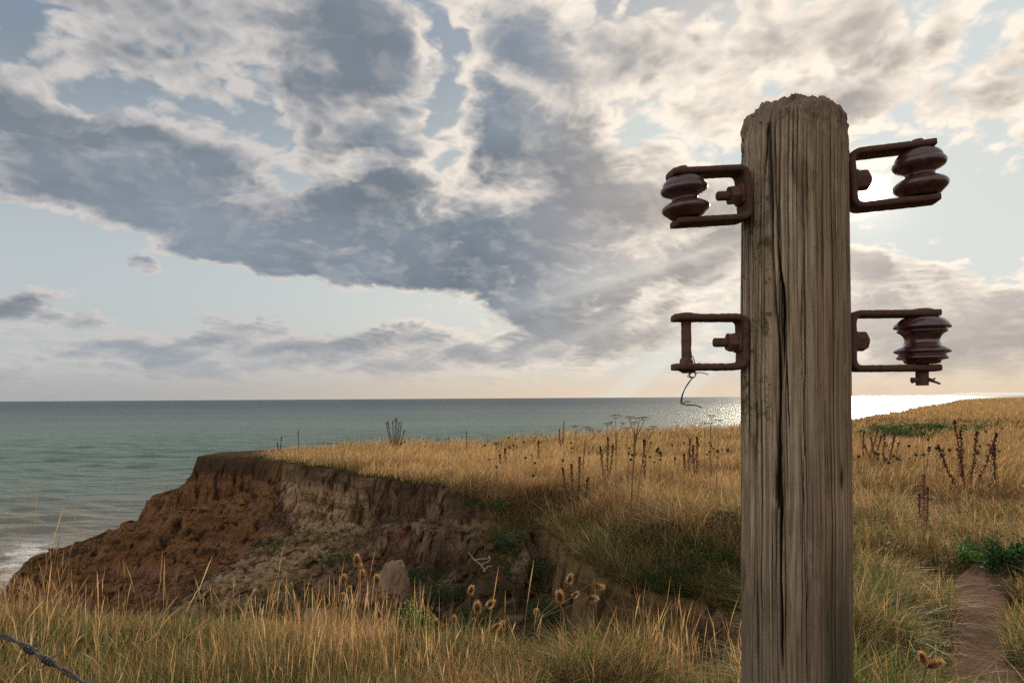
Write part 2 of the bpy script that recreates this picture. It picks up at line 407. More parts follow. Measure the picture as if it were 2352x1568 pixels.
# ------------------------------------------------------------------ ground material
def mat_ground():
    m, g, p, out = new_mat('clay_and_turf')
    pos = g.n.new('ShaderNodeNewGeometry').outputs['Position']
    nrm = g.n.new('ShaderNodeNewGeometry').outputs['True Normal']
    x, y, z = g.sep(pos)
    d = g.attr('edge').outputs['Fac']
    n1 = g.noise(pos, 0.9, 6, 0.6); n2 = g.noise(pos, 6.0, 6, 0.65); n3 = g.noise(pos, 30.0, 4, 0.6)
    streak = g.noise(g.mapping(pos, sc=(1, 1, 0.16)), 3.2, 6, 0.62)
    slant = g.noise(g.mapping(pos, rot=(0, R(-28), 0), sc=(1.5, 1, 0.22)), 1.7, 5, 0.6)
    # clay: ochre at the headland, red-pink band, pale sandy fall, grey-brown slumps near
    och = g.mix(n1, (0.17, 0.083, 0.032, 1), (0.43, 0.225, 0.095, 1))
    pink = g.mix(n2, (0.25, 0.115, 0.075, 1), (0.46, 0.24, 0.16, 1))
    tan = g.mix(streak, (0.42, 0.26, 0.135, 1), (0.74, 0.51, 0.30, 1))
    grey = g.mix(n1, (0.09, 0.055, 0.035, 1), (0.27, 0.175, 0.118, 1))
    c = g.mix(g.rng(slant, 0.47, 0.62), och, pink)
    zz = g.m('ADD', z, g.m('MULTIPLY', g.m('SUBTRACT', n1, 0.5), 1.4))
    xx = g.m('ADD', x, g.m('MULTIPLY', g.m('SUBTRACT', slant, 0.5), 2.2))
    tanm = g.m('MULTIPLY', g.m('MULTIPLY', g.rng(g.m('ADD', xx, g.m('MULTIPLY', z, 0.7)), -7.9, -7.5), g.rng(xx, -2.9, -3.9)), g.m('MULTIPLY', g.rng(zz, -0.6, -1.1), g.rng(g.m('ADD', zz, g.m('MULTIPLY', x, 0.30)), -4.2, -3.5)))
    c = g.mix(g.m('MULTIPLY', g.rng(xx, -7.4, -6.6), 1.0), c, g.mix(g.rng(n1, 0.45, 0.6), grey, g.mix(0.5, grey, tan)))
    c = g.mix(tanm, c, tan)
    c = g.mix(g.m('MULTIPLY', g.rng(x, 0.1, 0.8), 0.85), c, g.mix(streak, (0.17, 0.10, 0.042, 1), (0.46, 0.31, 0.15, 1)))
    c = g.mix(g.m('MULTIPLY', g.rng(g.noise(pos, 0.6, 3), 0.55, 0.62), g.m('MULTIPLY', g.rng(x, -4.5, -3), 0.7)), c, pink)
    # dark humus in the first 0.4 m below the turf, then dark streaks painted in as crevice shade
    hum = g.rng(g.m('ADD', z, g.m('MULTIPLY', streak, 0.8)), -0.25, 0.15)
    c = g.mix(g.m('MULTIPLY', hum, g.rng(x, -9.0, -6.5, 0.25, 0.7)), c, (0.060, 0.036, 0.020, 1))
    c = g.mix(g.rng(streak, 0.53, 0.62, 0, 0.8), c, (0.035, 0.020, 0.012, 1))
    strat = g.noise(g.mapping(pos, sc=(0.25, 0.25, 3.2)), 1.6, 5, 0.6)
    c = g.mix(g.rng(strat, 0.53, 0.60, 0, 0.55), c, g.mix(n2, (0.06, 0.034, 0.02, 1), (0.16, 0.095, 0.05, 1)))
    cav_shade = g.voro(g.mapping(pos, sc=(1, 1, .5)), 2.6)  # cavity shade painted into the colour, no real hollows here
    c = g.mix(g.rng(g.m('ADD', cav_shade, g.m('MULTIPLY', n2, 0.35)), 0.37, 0.27, 0, 0.85), c, (0.030, 0.018, 0.011, 1))
    c = g.mix(g.rng(n3, 0.63, 0.68, 0, 0.7), c, (0.48, 0.38, 0.29, 1))      # small stones
    sm = g.rng(n2, 0.50, 0.66)
    c = g.mix(g.m('MULTIPLY', sm, 0.55), c, (0.05, 0.034, 0.024, 1))
    # turf thatch
    th = g.mix(n2, (0.045, 0.030, 0.013, 1), (0.13, 0.085, 0.035, 1))
    th = g.mix(g.rng(n1, 0.45, 0.6, 0, .6), th, (0.045, 0.06, 0.018, 1))
    c = g.mix(g.rng(d, 0.0, 0.12), c, th)
    c = g.mix(g.m('MULTIPLY', g.rng(x, -6.9, -8.6), g.rng(z, -1.2, -0.9)), c, g.mix(n2, (0.075, 0.048, 0.028, 1), (0.15, 0.10, 0.065, 1)))
    # wet beach sand by the water
    c = g.mix(g.rng(z, SEA + 1.3, SEA + 0.5), c, g.mix(n1, (0.13, 0.10, 0.075, 1), (0.2, 0.16, 0.12, 1)))
    g.put(p.inputs['Base Color'], c); p.inputs['Roughness'].default_value = 0.95; p.inputs['Specular IOR Level'].default_value = 0.0
    hgt = g.m('ADD', g.m('MULTIPLY', n2, 0.5), g.m('ADD', g.m('MULTIPLY', n3, 0.2), g.m('MULTIPLY', streak, 1.0)))
    g.put(p.inputs['Normal'], g.bump(hgt, 1.0, 0.35))
    return m
M_GROUND = mat_ground()
def axis(segs):
    r = []
    for a, b, st in segs: r.append(np.arange(a, b - 1e-9, st))
    r.append([segs[-1][1]]); return np.concatenate(r)
xs = axis([(-600, -90, 60), (-90, -40, 5), (-40, -19, 0.7), (-19, -12, 0.07), (-12, 3.4, 0.042), (3.4, 12, 0.2), (12, 40, 0.6), (40, 120, 2.5), (120, 360, 12), (360, 600, 60)])
ys = axis([(-40, -4, 4), (-4, 3.9, 0.4), (3.9, 17, 0.042), (17, 31.5, 0.055), (31.5, 60, 0.5), (60, 150, 2.5), (150, 420, 10), (420, 600, 60)])
V, F, dd, ss = land_sheet('cliff', xs, ys, M_GROUND)
# shake the soil faces sideways a little so that ledges overhang
X, Y, Zv = V[:, 0], V[:, 1], V[:, 2]
msk = sstep(-dd, 0.02, 0.2) * (np.hypot(X, Y) < 32)
rib = 0.5 - np.abs(fbm(X * 2.0, Y * 2.0, Zv * 0.55, oct=4, seed=83, gain=.6)) * 2.2
V[:, 0] += msk * (0.16 * fbm(X * 2.4, Y * 2.4, Zv * 3.2, oct=4, seed=81, gain=.62) - .05 * rib)
V[:, 1] += msk * (0.20 * fbm(X * 2.4 + 9, Y * 2.4, Zv * 3.2, oct=4, seed=82, gain=.62) - .20 * rib)
cliff = mesh_np('clifftop_ground', V, F, M_GROUND, attrs={'edge': dd})
tag(cliff, 'crumbling ochre clay cliff and clifftop ground around an eroded bay', 'cliff', kind='structure')

# ------------------------------------------------------------------ sea
def mat_sea():
    m, g, p, out = new_mat('sea_water')
    pos = g.n.new('ShaderNodeNewGeometry').outputs['Position']
    x, y, z = g.sep(pos)
    r = g.v('LENGTH', pos)
    big = g.noise(g.mapping(pos, sc=(0.4, 1, 1)), 0.012, 4, 0.6)
    shore = g.m('ADD', g.m('SUBTRACT', r, 30.0), g.m('MULTIPLY', g.m('SUBTRACT', g.noise(pos, 0.05, 3), 0.5), 25))
    silt = (0.215, 0.190, 0.145, 1); green = (0.108, 0.165, 0.125, 1); deep = (0.050, 0.076, 0.090, 1)
    c = g.mix(g.rng(shore, 12.0, 75.0), silt, green)
    c = g.mix(g.rng(g.m('ADD', g.m('LOGARITHM', r, 10.0), g.m('MULTIPLY', g.m('SUBTRACT', big, 0.5), 0.9)), 2.15, 2.95), c, deep)
    c = g.mix(g.m('MULTIPLY', g.rng(g.noise(g.mapping(pos, sc=(0.3, 1, 1)), 0.03, 3), 0.5, 0.7), 0.35), c, (0.12, 0.16, 0.15, 1))
    # surf: broken lines of foam parallel to the beach, and rare small whitecaps
    u = g.m('ADD', g.m('MULTIPLY', x, 0.62), g.m('ADD', g.m('MULTIPLY', y, -0.45), 0.0))
    fo = g.noise(pos, 1.2, 6, 0.7)
    band = g.wave(g.mapping(pos, rot=(0, 0, R(-52)), sc=(1, 0.35, 1)), 0.075, 6.0, 3, 0.7)
    surf = g.m('MULTIPLY', g.attr('surf').outputs['Fac'], g.rng(g.m('ADD', g.m('MULTIPLY', band, 0.55), g.m('MULTIPLY', fo, 0.9)), 0.80, 1.02))
    caps = g.m('MULTIPLY', g.rng(g.noise(g.mapping(pos, sc=(0.28, 1, 1)), 0.55, 5, 0.62), 0.69, 0.73), g.rng(r, 40, 90, 0.0, 0.7))
    foam = g.m('ADD', surf, caps, clamp=True)
    c = g.mix(foam, c, (0.55, 0.54, 0.53, 1))
    g.put(p.inputs['Base Color'], c)
    g.put(p.inputs['Specular IOR Level'], g.rng(r, 150, 1200, 0.5, 0.12))  # specular falls with distance to dim far glint, in place of cloud shadow
    g.put(p.inputs['Roughness'], g.fmix(foam, g.rng(r, 60, 2500, 0.37, 0.38), 0.8))
    p.inputs['IOR'].default_value = 1.33
    w1 = g.noise(g.mapping(pos, sc=(0.42, 1, 1)), 0.55, 5, 0.62)
    w2 = g.noise(g.mapping(pos, rot=(0, 0, R(20)), sc=(0.55, 1, 1)), 2.3, 4, 0.6)
    w3 = g.noise(g.mapping(pos, sc=(0.4, 1, 1)), 0.07, 3, 0.5)
    h = g.m('ADD', g.m('MULTIPLY', w1, 1.5), g.m('ADD', g.m('MULTIPLY', w2, 0.22), g.m('MULTIPLY', w3, 2.2)))
    g.put(p.inputs['Normal'], g.bump(h, 1.0, 0.60))
    return m
rad = np.concatenate([np.geomspace(16, 220, 620), np.geomspace(225, 60000, 90)])
az = np.radians(np.concatenate([np.arange(-80, -50, 3), np.arange(-50, 6, 0.11), np.arange(6, 80.1, 1.0)]))
Rr, Az = np.meshgrid(rad, az, indexing='ij'); X = Rr * np.sin(Az); Y = Rr * np.cos(Az)
ph = 3.0 * fbm(X * 0.03, Y * 0.03, oct=2, seed=91)
wv = 0
for (wl, amp_, ang, sd) in ((9.0, .15, 96, 1), (5.2, .11, 84, 2), (3.1, .075, 104, 3), (1.7, .040, 78, 4)):
    k = 2 * math.pi / wl; ca, sa = math.cos(R(ang)), math.sin(R(ang))
    a_ = amp_ * (0.6 + 0.9 * fbm(X * 0.11, Y * 0.16, oct=2, seed=92 + sd))
    t = np.sin(k * (X * ca + Y * sa) + ph * (1 + sd * .4) + sd)
    wv = wv + a_ * (1 - 2 * np.abs((t * 0.5 + 0.5)) ** 0.8 + 0.2)
wv = wv + 0.05 * fbm(X * 0.5, Y * 1.1, oct=3, seed=99)
Z = SEA + wv * np.clip((260 - Rr) / 120, 0, 1)
shore_d = (X + 27.5) * -0.60 + (Y - 37) * 0.5
surf = sstep(-np.abs(shore_d - 1.0), -6.0, -0.5) * (X < -14)
V = np.stack([X, Y, Z], -1).reshape(-1, 3)
F = grid_faces(*X.shape)
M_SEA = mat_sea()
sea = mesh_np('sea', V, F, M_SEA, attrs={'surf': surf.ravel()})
tag(sea, 'grey green sea with small waves and surf', 'sea', kind='structure')
# faint far coast on the right of the horizon
M_HILL, g, p, out = new_mat('far_hills'); g.put(p.inputs['Base Color'], (0.75, 0.72, 0.70, 1)); p.inputs['Roughness'].default_value = 1  # pale base colour stands in for haze
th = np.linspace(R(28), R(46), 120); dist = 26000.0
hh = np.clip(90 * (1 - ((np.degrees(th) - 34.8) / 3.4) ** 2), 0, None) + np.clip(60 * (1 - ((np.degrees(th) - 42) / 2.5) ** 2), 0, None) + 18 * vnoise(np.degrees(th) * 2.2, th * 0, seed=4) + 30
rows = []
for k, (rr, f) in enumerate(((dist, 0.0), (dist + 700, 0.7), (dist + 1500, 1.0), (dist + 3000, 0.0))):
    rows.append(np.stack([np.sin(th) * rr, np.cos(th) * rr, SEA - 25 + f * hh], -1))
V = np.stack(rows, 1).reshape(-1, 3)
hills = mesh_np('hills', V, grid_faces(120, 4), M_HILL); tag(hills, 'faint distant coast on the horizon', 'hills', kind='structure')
# ------------------------------------------------------------------ shape helpers for hardware
def orient(V, o, axis_z, axis_x):
    az_ = Vector(axis_z).normalized(); ax = Vector(axis_x); ax = (ax - az_ * ax.dot(az_)).normalized(); ay = az_.cross(ax)
    M = np.array([ax, ay, az_])
    return np.asarray(V) @ M + np.array(o)
def lathe(prof, seg=48, wob=0.0, seed=0):
    prof = np.asarray(prof, float); th = np.linspace(0, 2 * math.pi, seg, endpoint=False)
    Rr = prof[:, 1][None, :] * np.ones((seg, 1)); Zz = prof[:, 0][None, :] * np.ones((seg, 1)); T = th[:, None] * np.ones((1, len(prof)))
    if wob: 
        k = 1 / 0.012
        Rr = Rr + wob * fbm(np.cos(T) * Rr * k, np.sin(T) * Rr * k, Zz * k, oct=3, seed=seed)
    V = np.stack([Rr * np.cos(T), Rr * np.sin(T), Zz], -1).reshape(-1, 3)
    n = len(prof); F = grid_faces(seg, n, True)
    return V, F
def dense(prof, step):
    out = [prof[0]]
    for a, b in zip(prof[:-1], prof[1:]):
        k = max(1, int(math.hypot(b[0] - a[0], b[1] - a[1]) / step))
        out += [(a[0] + (b[0] - a[0]) * i / k, a[1] + (b[1] - a[1]) * i / k) for i in range(1, k + 1)]
    return out
def smooth_prof(prof, it=2):
    p = np.asarray(prof, float)
    for _ in range(it):
        q = [p[0]]
        for a, b in zip(p[:-1], p[1:]): q += [a * .75 + b * .25, a * .25 + b * .75]
        q.append(p[-1]); p = np.array(q)
    return p
def tube(pts, rad, seg=8, cap=True, sq=None, rough=0.0, seed=0, up=(0, 0, 1)):
    """swept tube; sq=(half width, half thickness) sweeps a flat bar with rounded edges instead"""
    P = [Vector(p) for p in pts]; n = len(P)
    rad = [rad] * n if np.isscalar(rad) else list(rad)
    V = []; upv = Vector(up)
    prev = None
    for i in range(n):
        t = (P[min(i + 1, n - 1)] - P[max(i - 1, 0)]).normalized()
        if sq: side = upv; nn = side.cross(t).normalized()
        else:
            if prev is None: side = t.orthogonal().normalized()
            else: side = (prev - t * prev.dot(t)).normalized()
            prev = side; nn = t.cross(side)
        for k in range(seg):
            a = 2 * math.pi * k / seg
            c, s_ = math.cos(a), math.sin(a)
            if sq:
                e = 0.45
                c = math.copysign(abs(c) ** e, c) * sq[0]; s_ = math.copysign(abs(s_) ** e, s_) * sq[1]
                V.append(P[i] + side * c + nn * s_)
            else: V.append(P[i] + (side * c + nn * s_) * rad[i])
    V = np.array([tuple(v) for v in V])
    if rough:
        k = 1 / 0.007
        for ax in range(3): V[:, ax] += rough * fbm(V[:, 0] * k + ax * 9, V[:, 1] * k, V[:, 2] * k, oct=3, seed=seed + ax)
    Fs = []
    idx = np.arange(n * seg).reshape(n, seg)
    a = idx[:-1]; b = idx[1:]
    Fs.append(np.stack([a, np.roll(a, -1, 1), np.roll(b, -1, 1), b], -1).reshape(-1, 4))
    Fl = [Fs[0]]
    if cap: Fl.append(np.array([idx[0][::-1], idx[-1]]))
    return V, Fl
def join(parts):
    Vs = []; by = {}; off = 0
    for V, F in parts:
        F = F if isinstance(F, list) else [F]
        for f in F:
            f = np.asarray(f)
            if len(f): by.setdefault(f.shape[1], []).append(f + off)
        Vs.append(V); off += len(V)
    return np.concatenate(Vs), [np.concatenate(v) for v in by.values()]
def arc_path(pts, r, n=8):
    """polyline with rounded corners"""
    P = [Vector(p) for p in pts]; out = [P[0]]
    for a, b, c in zip(P[:-2], P[1:-1], P[2:]):
        u = (a - b).normalized(); v = (c - b).normalized()
        s = b + u * r; e = b + v * r
        for k in range(n + 1):
            t = k / n; out.append(s * (1 - t) ** 2 + b * 2 * t * (1 - t) + e * t * t)
    out.append(P[-1])
    res = [out[0]]
    for q in out[1:]:
        L = (q - res[-1]).length
        k = max(1, int(L / 0.004)); st = res[-1].copy()
        res += [st.lerp(q, i / k) for i in range(1, k + 1)]
    return res
def hexnut(r, h, ch=0.12):
    V = []; 
    for z, rr in ((0, r * (1 - ch * .6)), (h * .12, r), (h * .85, r), (h, r * (1 - ch))):
        for k in range(6):
            a = math.pi / 3 * k + 0.3; V.append((rr * math.cos(a), rr * math.sin(a), z))
    F = []
    for j in range(3):
        for k in range(6): F.append((j * 6 + k, j * 6 + (k + 1) % 6, (j + 1) * 6 + (k + 1) % 6, (j + 1) * 6 + k))
    return np.array(V), [np.array(F), np.array([list(range(5, -1, -1)), list(range(18, 24))])]

# ------------------------------------------------------------------ materials
def mat_wood():
    m, g, p, out = new_mat('weathered_wood')
    co = g.coord('Object'); x, y, z = g.sep(co)
    ang = g.m('ARCTAN2', x, g.m('MULTIPLY', y, -1.0))
    u = g.xyz(g.m('MULTIPLY', ang, 1.0), 0.0, z)
    wob = g.m('MULTIPLY', g.m('SUBTRACT', g.noise(g.mapping(co, sc=(1, 1, 1)), 3.0, 3, 0.5), 0.5), 0.17)
    uu = g.xyz(g.m('ADD', ang, wob), 0.0, g.m('MULTIPLY', z, 0.26))
    fine = g.noise(uu, 60.0, 5, 0.75); mid = g.rng(g.noise(uu, 15.0, 5, 0.7), 0.25, 0.75); broad = g.noise(co, 4.0, 4, 0.6)
    vein = g.noise(g.xyz(g.m('ADD', ang, wob), 0.0, g.m('MULTIPLY', z, 0.035)), 26.0, 4, 0.6)
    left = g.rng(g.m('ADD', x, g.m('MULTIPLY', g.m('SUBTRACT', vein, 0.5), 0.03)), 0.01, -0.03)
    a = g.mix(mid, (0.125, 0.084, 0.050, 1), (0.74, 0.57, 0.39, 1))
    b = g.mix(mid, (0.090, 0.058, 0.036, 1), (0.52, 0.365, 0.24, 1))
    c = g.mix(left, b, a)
    c = g.mix(g.rng(fine, 0.50, 0.72, 0, 0.75), c, (0.035, 0.022, 0.014, 1))
    c = g.mix(g.rng(fine, 0.44, 0.28, 0, 0.45), c, (0.52, 0.44, 0.35, 1))
    c = g.mix(g.rng(vein, 0.585, 0.62, 0, 0.85), c, (0.020, 0.013, 0.009, 1))
    c = g.mix(g.rng(broad, 0.52, 0.68, 0, 0.4), c, (0.14, 0.085, 0.065, 1))
    blot = g.noise(g.mapping(co, sc=(1, 1, 0.35)), 22.0, 5, 0.65)
    c = g.mix(g.rng(blot, 0.55, 0.70, 0, 0.5), c, (0.055, 0.036, 0.024, 1)); c = g.mix(g.rng(blot, 0.42, 0.28, 0, 0.45), c, (0.50, 0.42, 0.33, 1))
    # green-black algae low on the right half
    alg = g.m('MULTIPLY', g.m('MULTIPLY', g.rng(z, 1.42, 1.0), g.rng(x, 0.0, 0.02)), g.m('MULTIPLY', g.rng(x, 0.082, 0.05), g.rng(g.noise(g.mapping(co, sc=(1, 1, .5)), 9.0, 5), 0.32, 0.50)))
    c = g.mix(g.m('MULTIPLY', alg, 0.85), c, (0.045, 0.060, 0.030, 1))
    low_dark = g.m('MULTIPLY', g.rng(g.m('ADD', z, g.m('MULTIPLY', g.noise(g.mapping(co, sc=(1, 1, .3)), 14.0, 4), 0.5)), 1.75, 1.30), 0.42)  # wood darker towards the bottom, edge broken by noise
    c = g.mix(low_dark, c, (0.085, 0.062, 0.045, 1))
    # moss fringe on the left shoulder
    ms = g.m('MULTIPLY', g.m('MULTIPLY', g.rng(x, -0.062, -0.075), g.rng(z, 1.42, 1.62)), g.m('MULTIPLY', g.rng(g.noise(co, 26.0, 5, 0.7), 0.52, 0.62), g.rng(z, 2.06, 2.0)))
    c = g.mix(g.m('MULTIPLY', ms, 0.8), c, (0.085, 0.075, 0.012, 1))
    # sap streak
    sx = g.m('ADD', x, g.m('MULTIPLY', g.m('SUBTRACT', g.noise(co, 30.0, 2), 0.5), 0.004))
    sap = g.m('MULTIPLY', g.m('MULTIPLY', g.rng(sx, 0.0415, 0.0428), g.rng(sx, 0.0452, 0.0438)), g.m('MULTIPLY', g.rng(z, 1.70, 1.75), g.rng(g.noise(g.mapping(co, sc=(1, 1, .4)), 70.0, 3), 0.46, 0.56)))
    c = g.mix(g.m('MULTIPLY', sap, 0.6), c, (0.55, 0.46, 0.33, 1))
    # broken top is bare and warmer
    top = g.rng(g.m('ADD', z, g.m('MULTIPLY', g.noise(co, 18.0, 4), 0.06)), 2.11, 2.17)
    c = g.mix(g.m('MULTIPLY', top, 0.75), c, g.mix(g.noise(co, 45.0, 5, 0.7), (0.085, 0.052, 0.035, 1), (0.36, 0.25, 0.18, 1)))
    # recess of the splits is darker with depth
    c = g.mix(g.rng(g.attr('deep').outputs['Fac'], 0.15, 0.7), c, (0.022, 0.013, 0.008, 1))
    g.put(p.inputs['Base Color'], c); p.inputs['Roughness'].default_value = 0.85; p.inputs['Specular IOR Level'].default_value = 0.2
    h = g.m('ADD', g.m('MULTIPLY', fine, -0.5), g.m('ADD', g.m('MULTIPLY', mid, 0.6), g.m('MULTIPLY', g.rng(vein, 0.57, 0.63), -0.8)))
    g.put(p.inputs['Normal'], g.bump(h, 1.0, 0.006))
    return m
def mat_rust(name='rusted_iron', k=1.0):
    m, g, p, out = new_mat(name); co = g.coord('Object')
    n = g.noise(co, 90.0, 5, 0.65); n2 = g.noise(co, 420.0, 3, 0.6)
    c = g.mix(n, (0.042 * k, 0.023 * k, 0.020 * k, 1), (0.200 * k, 0.098 * k, 0.068 * k, 1))
    c = g.mix(g.rng(n2, 0.6, 0.72, 0, .6), c, (0.20 * k, 0.10 * k, 0.045 * k, 1))
    g.put(p.inputs['Base Color'], c); p.inputs['Roughness'].default_value = 0.8; p.inputs['Specular IOR Level'].default_value = 0.3
    g.put(p.inputs['Normal'], g.bump(g.m('ADD', n, g.m('MULTIPLY', n2, 0.5)), 0.8, 0.0015))
    return m
def mat_glaze(name, dust):
    m, g, p, out = new_mat(name); co = g.coord('Object')
    n = g.noise(co, 60.0, 5, 0.6)
    c = g.mix(n, (0.045, 0.013, 0.014, 1), (0.095, 0.028, 0.028, 1))
    c = g.mix(g.rng(n, 0.55, 0.68, 0, dust), c, (0.11, 0.085, 0.05, 1))
    g.put(p.inputs['Base Color'], c)
    g.put(p.inputs['Roughness'], g.rng(n, 0.4, 0.7, 0.16 + dust * .35, 0.5)); p.inputs['Specular IOR Level'].default_value = 0.55
    p.inputs['Coat Weight'].default_value = 1.0 - 0.5 * dust; p.inputs['Coat Roughness'].default_value = 0.08
    g.put(p.inputs['Normal'], g.bump(n, 0.25, 0.001))
    return m
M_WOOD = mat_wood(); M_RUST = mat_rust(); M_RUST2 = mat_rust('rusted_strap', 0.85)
M_GLAZE_D = mat_glaze('brown_glaze_dusty', 0.65); M_GLAZE = mat_glaze('brown_glaze_shiny', 0.15)
M_WIRE = mat_rust('old_wire', 0.7)

# ------------------------------------------------------------------ the pole
PX, PY, PR = 0.5575, 1.345, 0.0985
pole = empty('utility_pole', (PX, PY, 0))
tag(pole, 'weathered split wooden pole with four rusty insulator brackets', 'utility pole')
nth, nz = 420, 560
_out = np.array([(1700, 300), (1702, 285), (1706, 273), (1714, 268), (1730, 265), (1742, 258), (1747, 246), (1756, 238), (1775, 238), (1795, 235), (1806, 231), (1822, 226),
                 (1832, 222), (1850, 221), (1868, 223), (1880, 227), (1890, 236), (1906, 241), (1918, 247), (1930, 262), (1940, 276), (1946, 292)], float)
cxp = 1824.0; half = 124.0
def top_z(xl, yl):
    """height of the broken top over local x,y"""
    px = cxp + np.clip(xl / (PR * 0.955), -1, 1) * half
    py = np.interp(px, _out[:, 0], _out[:, 1])
    base = EYE + (909.9 - py) / FOC * (PY + 0.02) - 0.50 * np.maximum(0.02 - yl, 0)
    rr = np.hypot(xl, yl) / PR
    return base + 0.010 * fbm(xl * 110, yl * 110, oct=5, seed=5, gain=.7)
th = np.linspace(0, 2 * math.pi, nth, endpoint=False) + math.pi / 2          # seam at the back
# angle measured from the viewer-facing side, + to the right
def front_ang(t): return np.arctan2(np.cos(t), -np.sin(t))
T = th[:, None]; fa = front_ang(T); fr = np.linspace(0, 1, nz)[None, :]
xl0 = PR * np.cos(T); yl0 = PR * np.sin(T); zt = top_z(xl0 * 0.985, yl0 * 0.985)
z0 = -0.35
Z = z0 + (zt - z0) * fr ** 0.8
Rb = PR * (1 + 0.012 * np.sin(fa * 3 + Z * 1.5)) * (1.0 + 0.02 * (1.6 - Z) / 1.6) + 0 * Z
Rb = Rb * (1 + 0.026 * sstep(Z, 2.1, 1.6))
# grain ridges, deeper on the left half where the sapwood has weathered out
soft = 0.35 + 0.65 * sstep(-np.sin(fa) + 0 * Z, -0.2, 0.25)
gr = fbm(fa * 30 + 0.9 * fbm(fa * 3, Z * 2.2, oct=2, seed=8), Z * 1.1, oct=4, seed=9, gain=0.6)
Rb = Rb + 0.0026 * gr * soft - 0.0030 * soft * np.clip(np.abs(fbm(fa * 11 + 0.5 * vnoise(fa * 2, Z * 2, seed=3), Z * 0.55, oct=2, seed=12)) * -6 + 1, 0, 1)
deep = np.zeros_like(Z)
def split(path, w, dep, seed=0, dark_amt=1.0):
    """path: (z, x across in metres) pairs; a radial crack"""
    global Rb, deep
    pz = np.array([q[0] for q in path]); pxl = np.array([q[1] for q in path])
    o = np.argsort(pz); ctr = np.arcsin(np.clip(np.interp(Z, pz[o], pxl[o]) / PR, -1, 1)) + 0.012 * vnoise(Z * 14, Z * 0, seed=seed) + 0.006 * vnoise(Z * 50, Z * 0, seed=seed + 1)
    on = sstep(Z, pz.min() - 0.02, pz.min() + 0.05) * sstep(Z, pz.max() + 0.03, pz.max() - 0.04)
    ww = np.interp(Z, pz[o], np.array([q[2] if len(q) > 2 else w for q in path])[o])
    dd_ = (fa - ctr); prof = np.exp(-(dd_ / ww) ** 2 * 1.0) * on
    Rb = Rb - dep * prof; deep = np.maximum(deep, prof * min(1, dep / 0.006) * dark_amt)
def pz(py): return EYE + (911 - py) / FOC * (PY - PR)          # print row -> height on the front face
def pxl(px): return ((px - 1176) / FOC) * (PY - PR * 0.95) - PX
split([(pz(230), pxl(1776), .10), (pz(300), pxl(1780), .085), (pz(430), pxl(1784), .06), (pz(520), pxl(1786), .035), (pz(640), pxl(1790), .02)], .07, 0.014, 1, 0.60)
split([(pz(270), pxl(1792)), (pz(420), pxl(1793)), (pz(560), pxl(1797), .022), (pz(680), pxl(1806), .024), (pz(770), pxl(1808), .022), (pz(850), pxl(1808), .010)], .014, 0.020, 2)
split([(pz(640), pxl(1790), .02), (pz(760), pxl(1796), .022), (pz(840), pxl(1799), .034), (pz(950), pxl(1800), .030), (pz(1010), pxl(1797), .034), (pz(1100), pxl(1794), .085), (pz(1150), pxl(1796), .10), (pz(1180), pxl(1800), .04), (pz(1300), pxl(1798), .022), (pz(1450), pxl(1800), .03), (pz(1560), pxl(1800), .02)], .026, 0.015, 3, .85)
split([(pz(820), pxl(1812)), (pz(930), pxl(1815)), (pz(1010), pxl(1817))], .012, 0.010, 4)
split([(pz(300), pxl(1824)), (pz(420), pxl(1829))], .010, 0.006, 5)
split([(pz(290), pxl(1856)), (pz(480), pxl(1855))], .008, 0.005, 6)
split([(pz(640), pxl(1841)), (pz(1350), pxl(1846)), (pz(1560), pxl(1848))], .008, 0.005, 7)
split([(pz(860), pxl(1890)), (pz(1560), pxl(1893))], .007, 0.004, 8)
split([(pz(350), pxl(1748)), (pz(1560), pxl(1738))], .010, 0.005, 9)
split([(pz(480), pxl(1766)), (pz(1560), pxl(1760))], .012, 0.005, 10)
split([(pz(330), pxl(1725)), (pz(1560), pxl(1717))], .012, 0.004, 11)
split([(pz(1060), pxl(1935), .02), (pz(1110), pxl(1938), .05), (pz(1150), pxl(1936), .02)], .03, 0.008, 12)
# frayed rim
Rb = Rb + sstep(Z, 2.07, 2.15) * (0.0065 * fbm(fa * 9, Z * 55, oct=4, seed=16, gain=.65) - 0.004 * np.round(1.5 * vnoise(fa * 7, Z * 40, seed=17)) ** 2)
Rb = Rb - 0.003 * sstep(fr, 0.99, 1.0) + 0.0030 * fbm(fa * 22, Z * 60, oct=3, seed=14) * sstep(fr, 0.93, 1.0)
LEAN = 0.0035
side = np.stack([Rb * np.cos(T) , Rb * np.sin(T), Z], -1)
rings = []; nr = 26
for k in range(1, nr + 1):
    q = 1 - k / nr; q = max(q, 0.001)
    xr = Rb[:, -1] * q * np.cos(th); yr = Rb[:, -1] * q * np.sin(th)
    zr = top_z(xr, yr) + 0.006 * fbm(xr * 110, yr * 110, oct=4, seed=15)
    gro = np.exp(-((xr - pxl(1778)) / 0.010) ** 2) * sstep(-yr, -0.03, 0.03)
    rings.append(np.stack([xr, yr, zr - 0.022 * gro], -1))
Vp = np.concatenate([side, np.stack(rings, 1)], 1); dp = np.concatenate([deep, np.zeros((nth, nr))], 1)
shaft = mesh_np('shaft', Vp.reshape(-1, 3), grid_faces(nth, nz + nr, True), M_WOOD, pole, attrs={'deep': dp.ravel()})
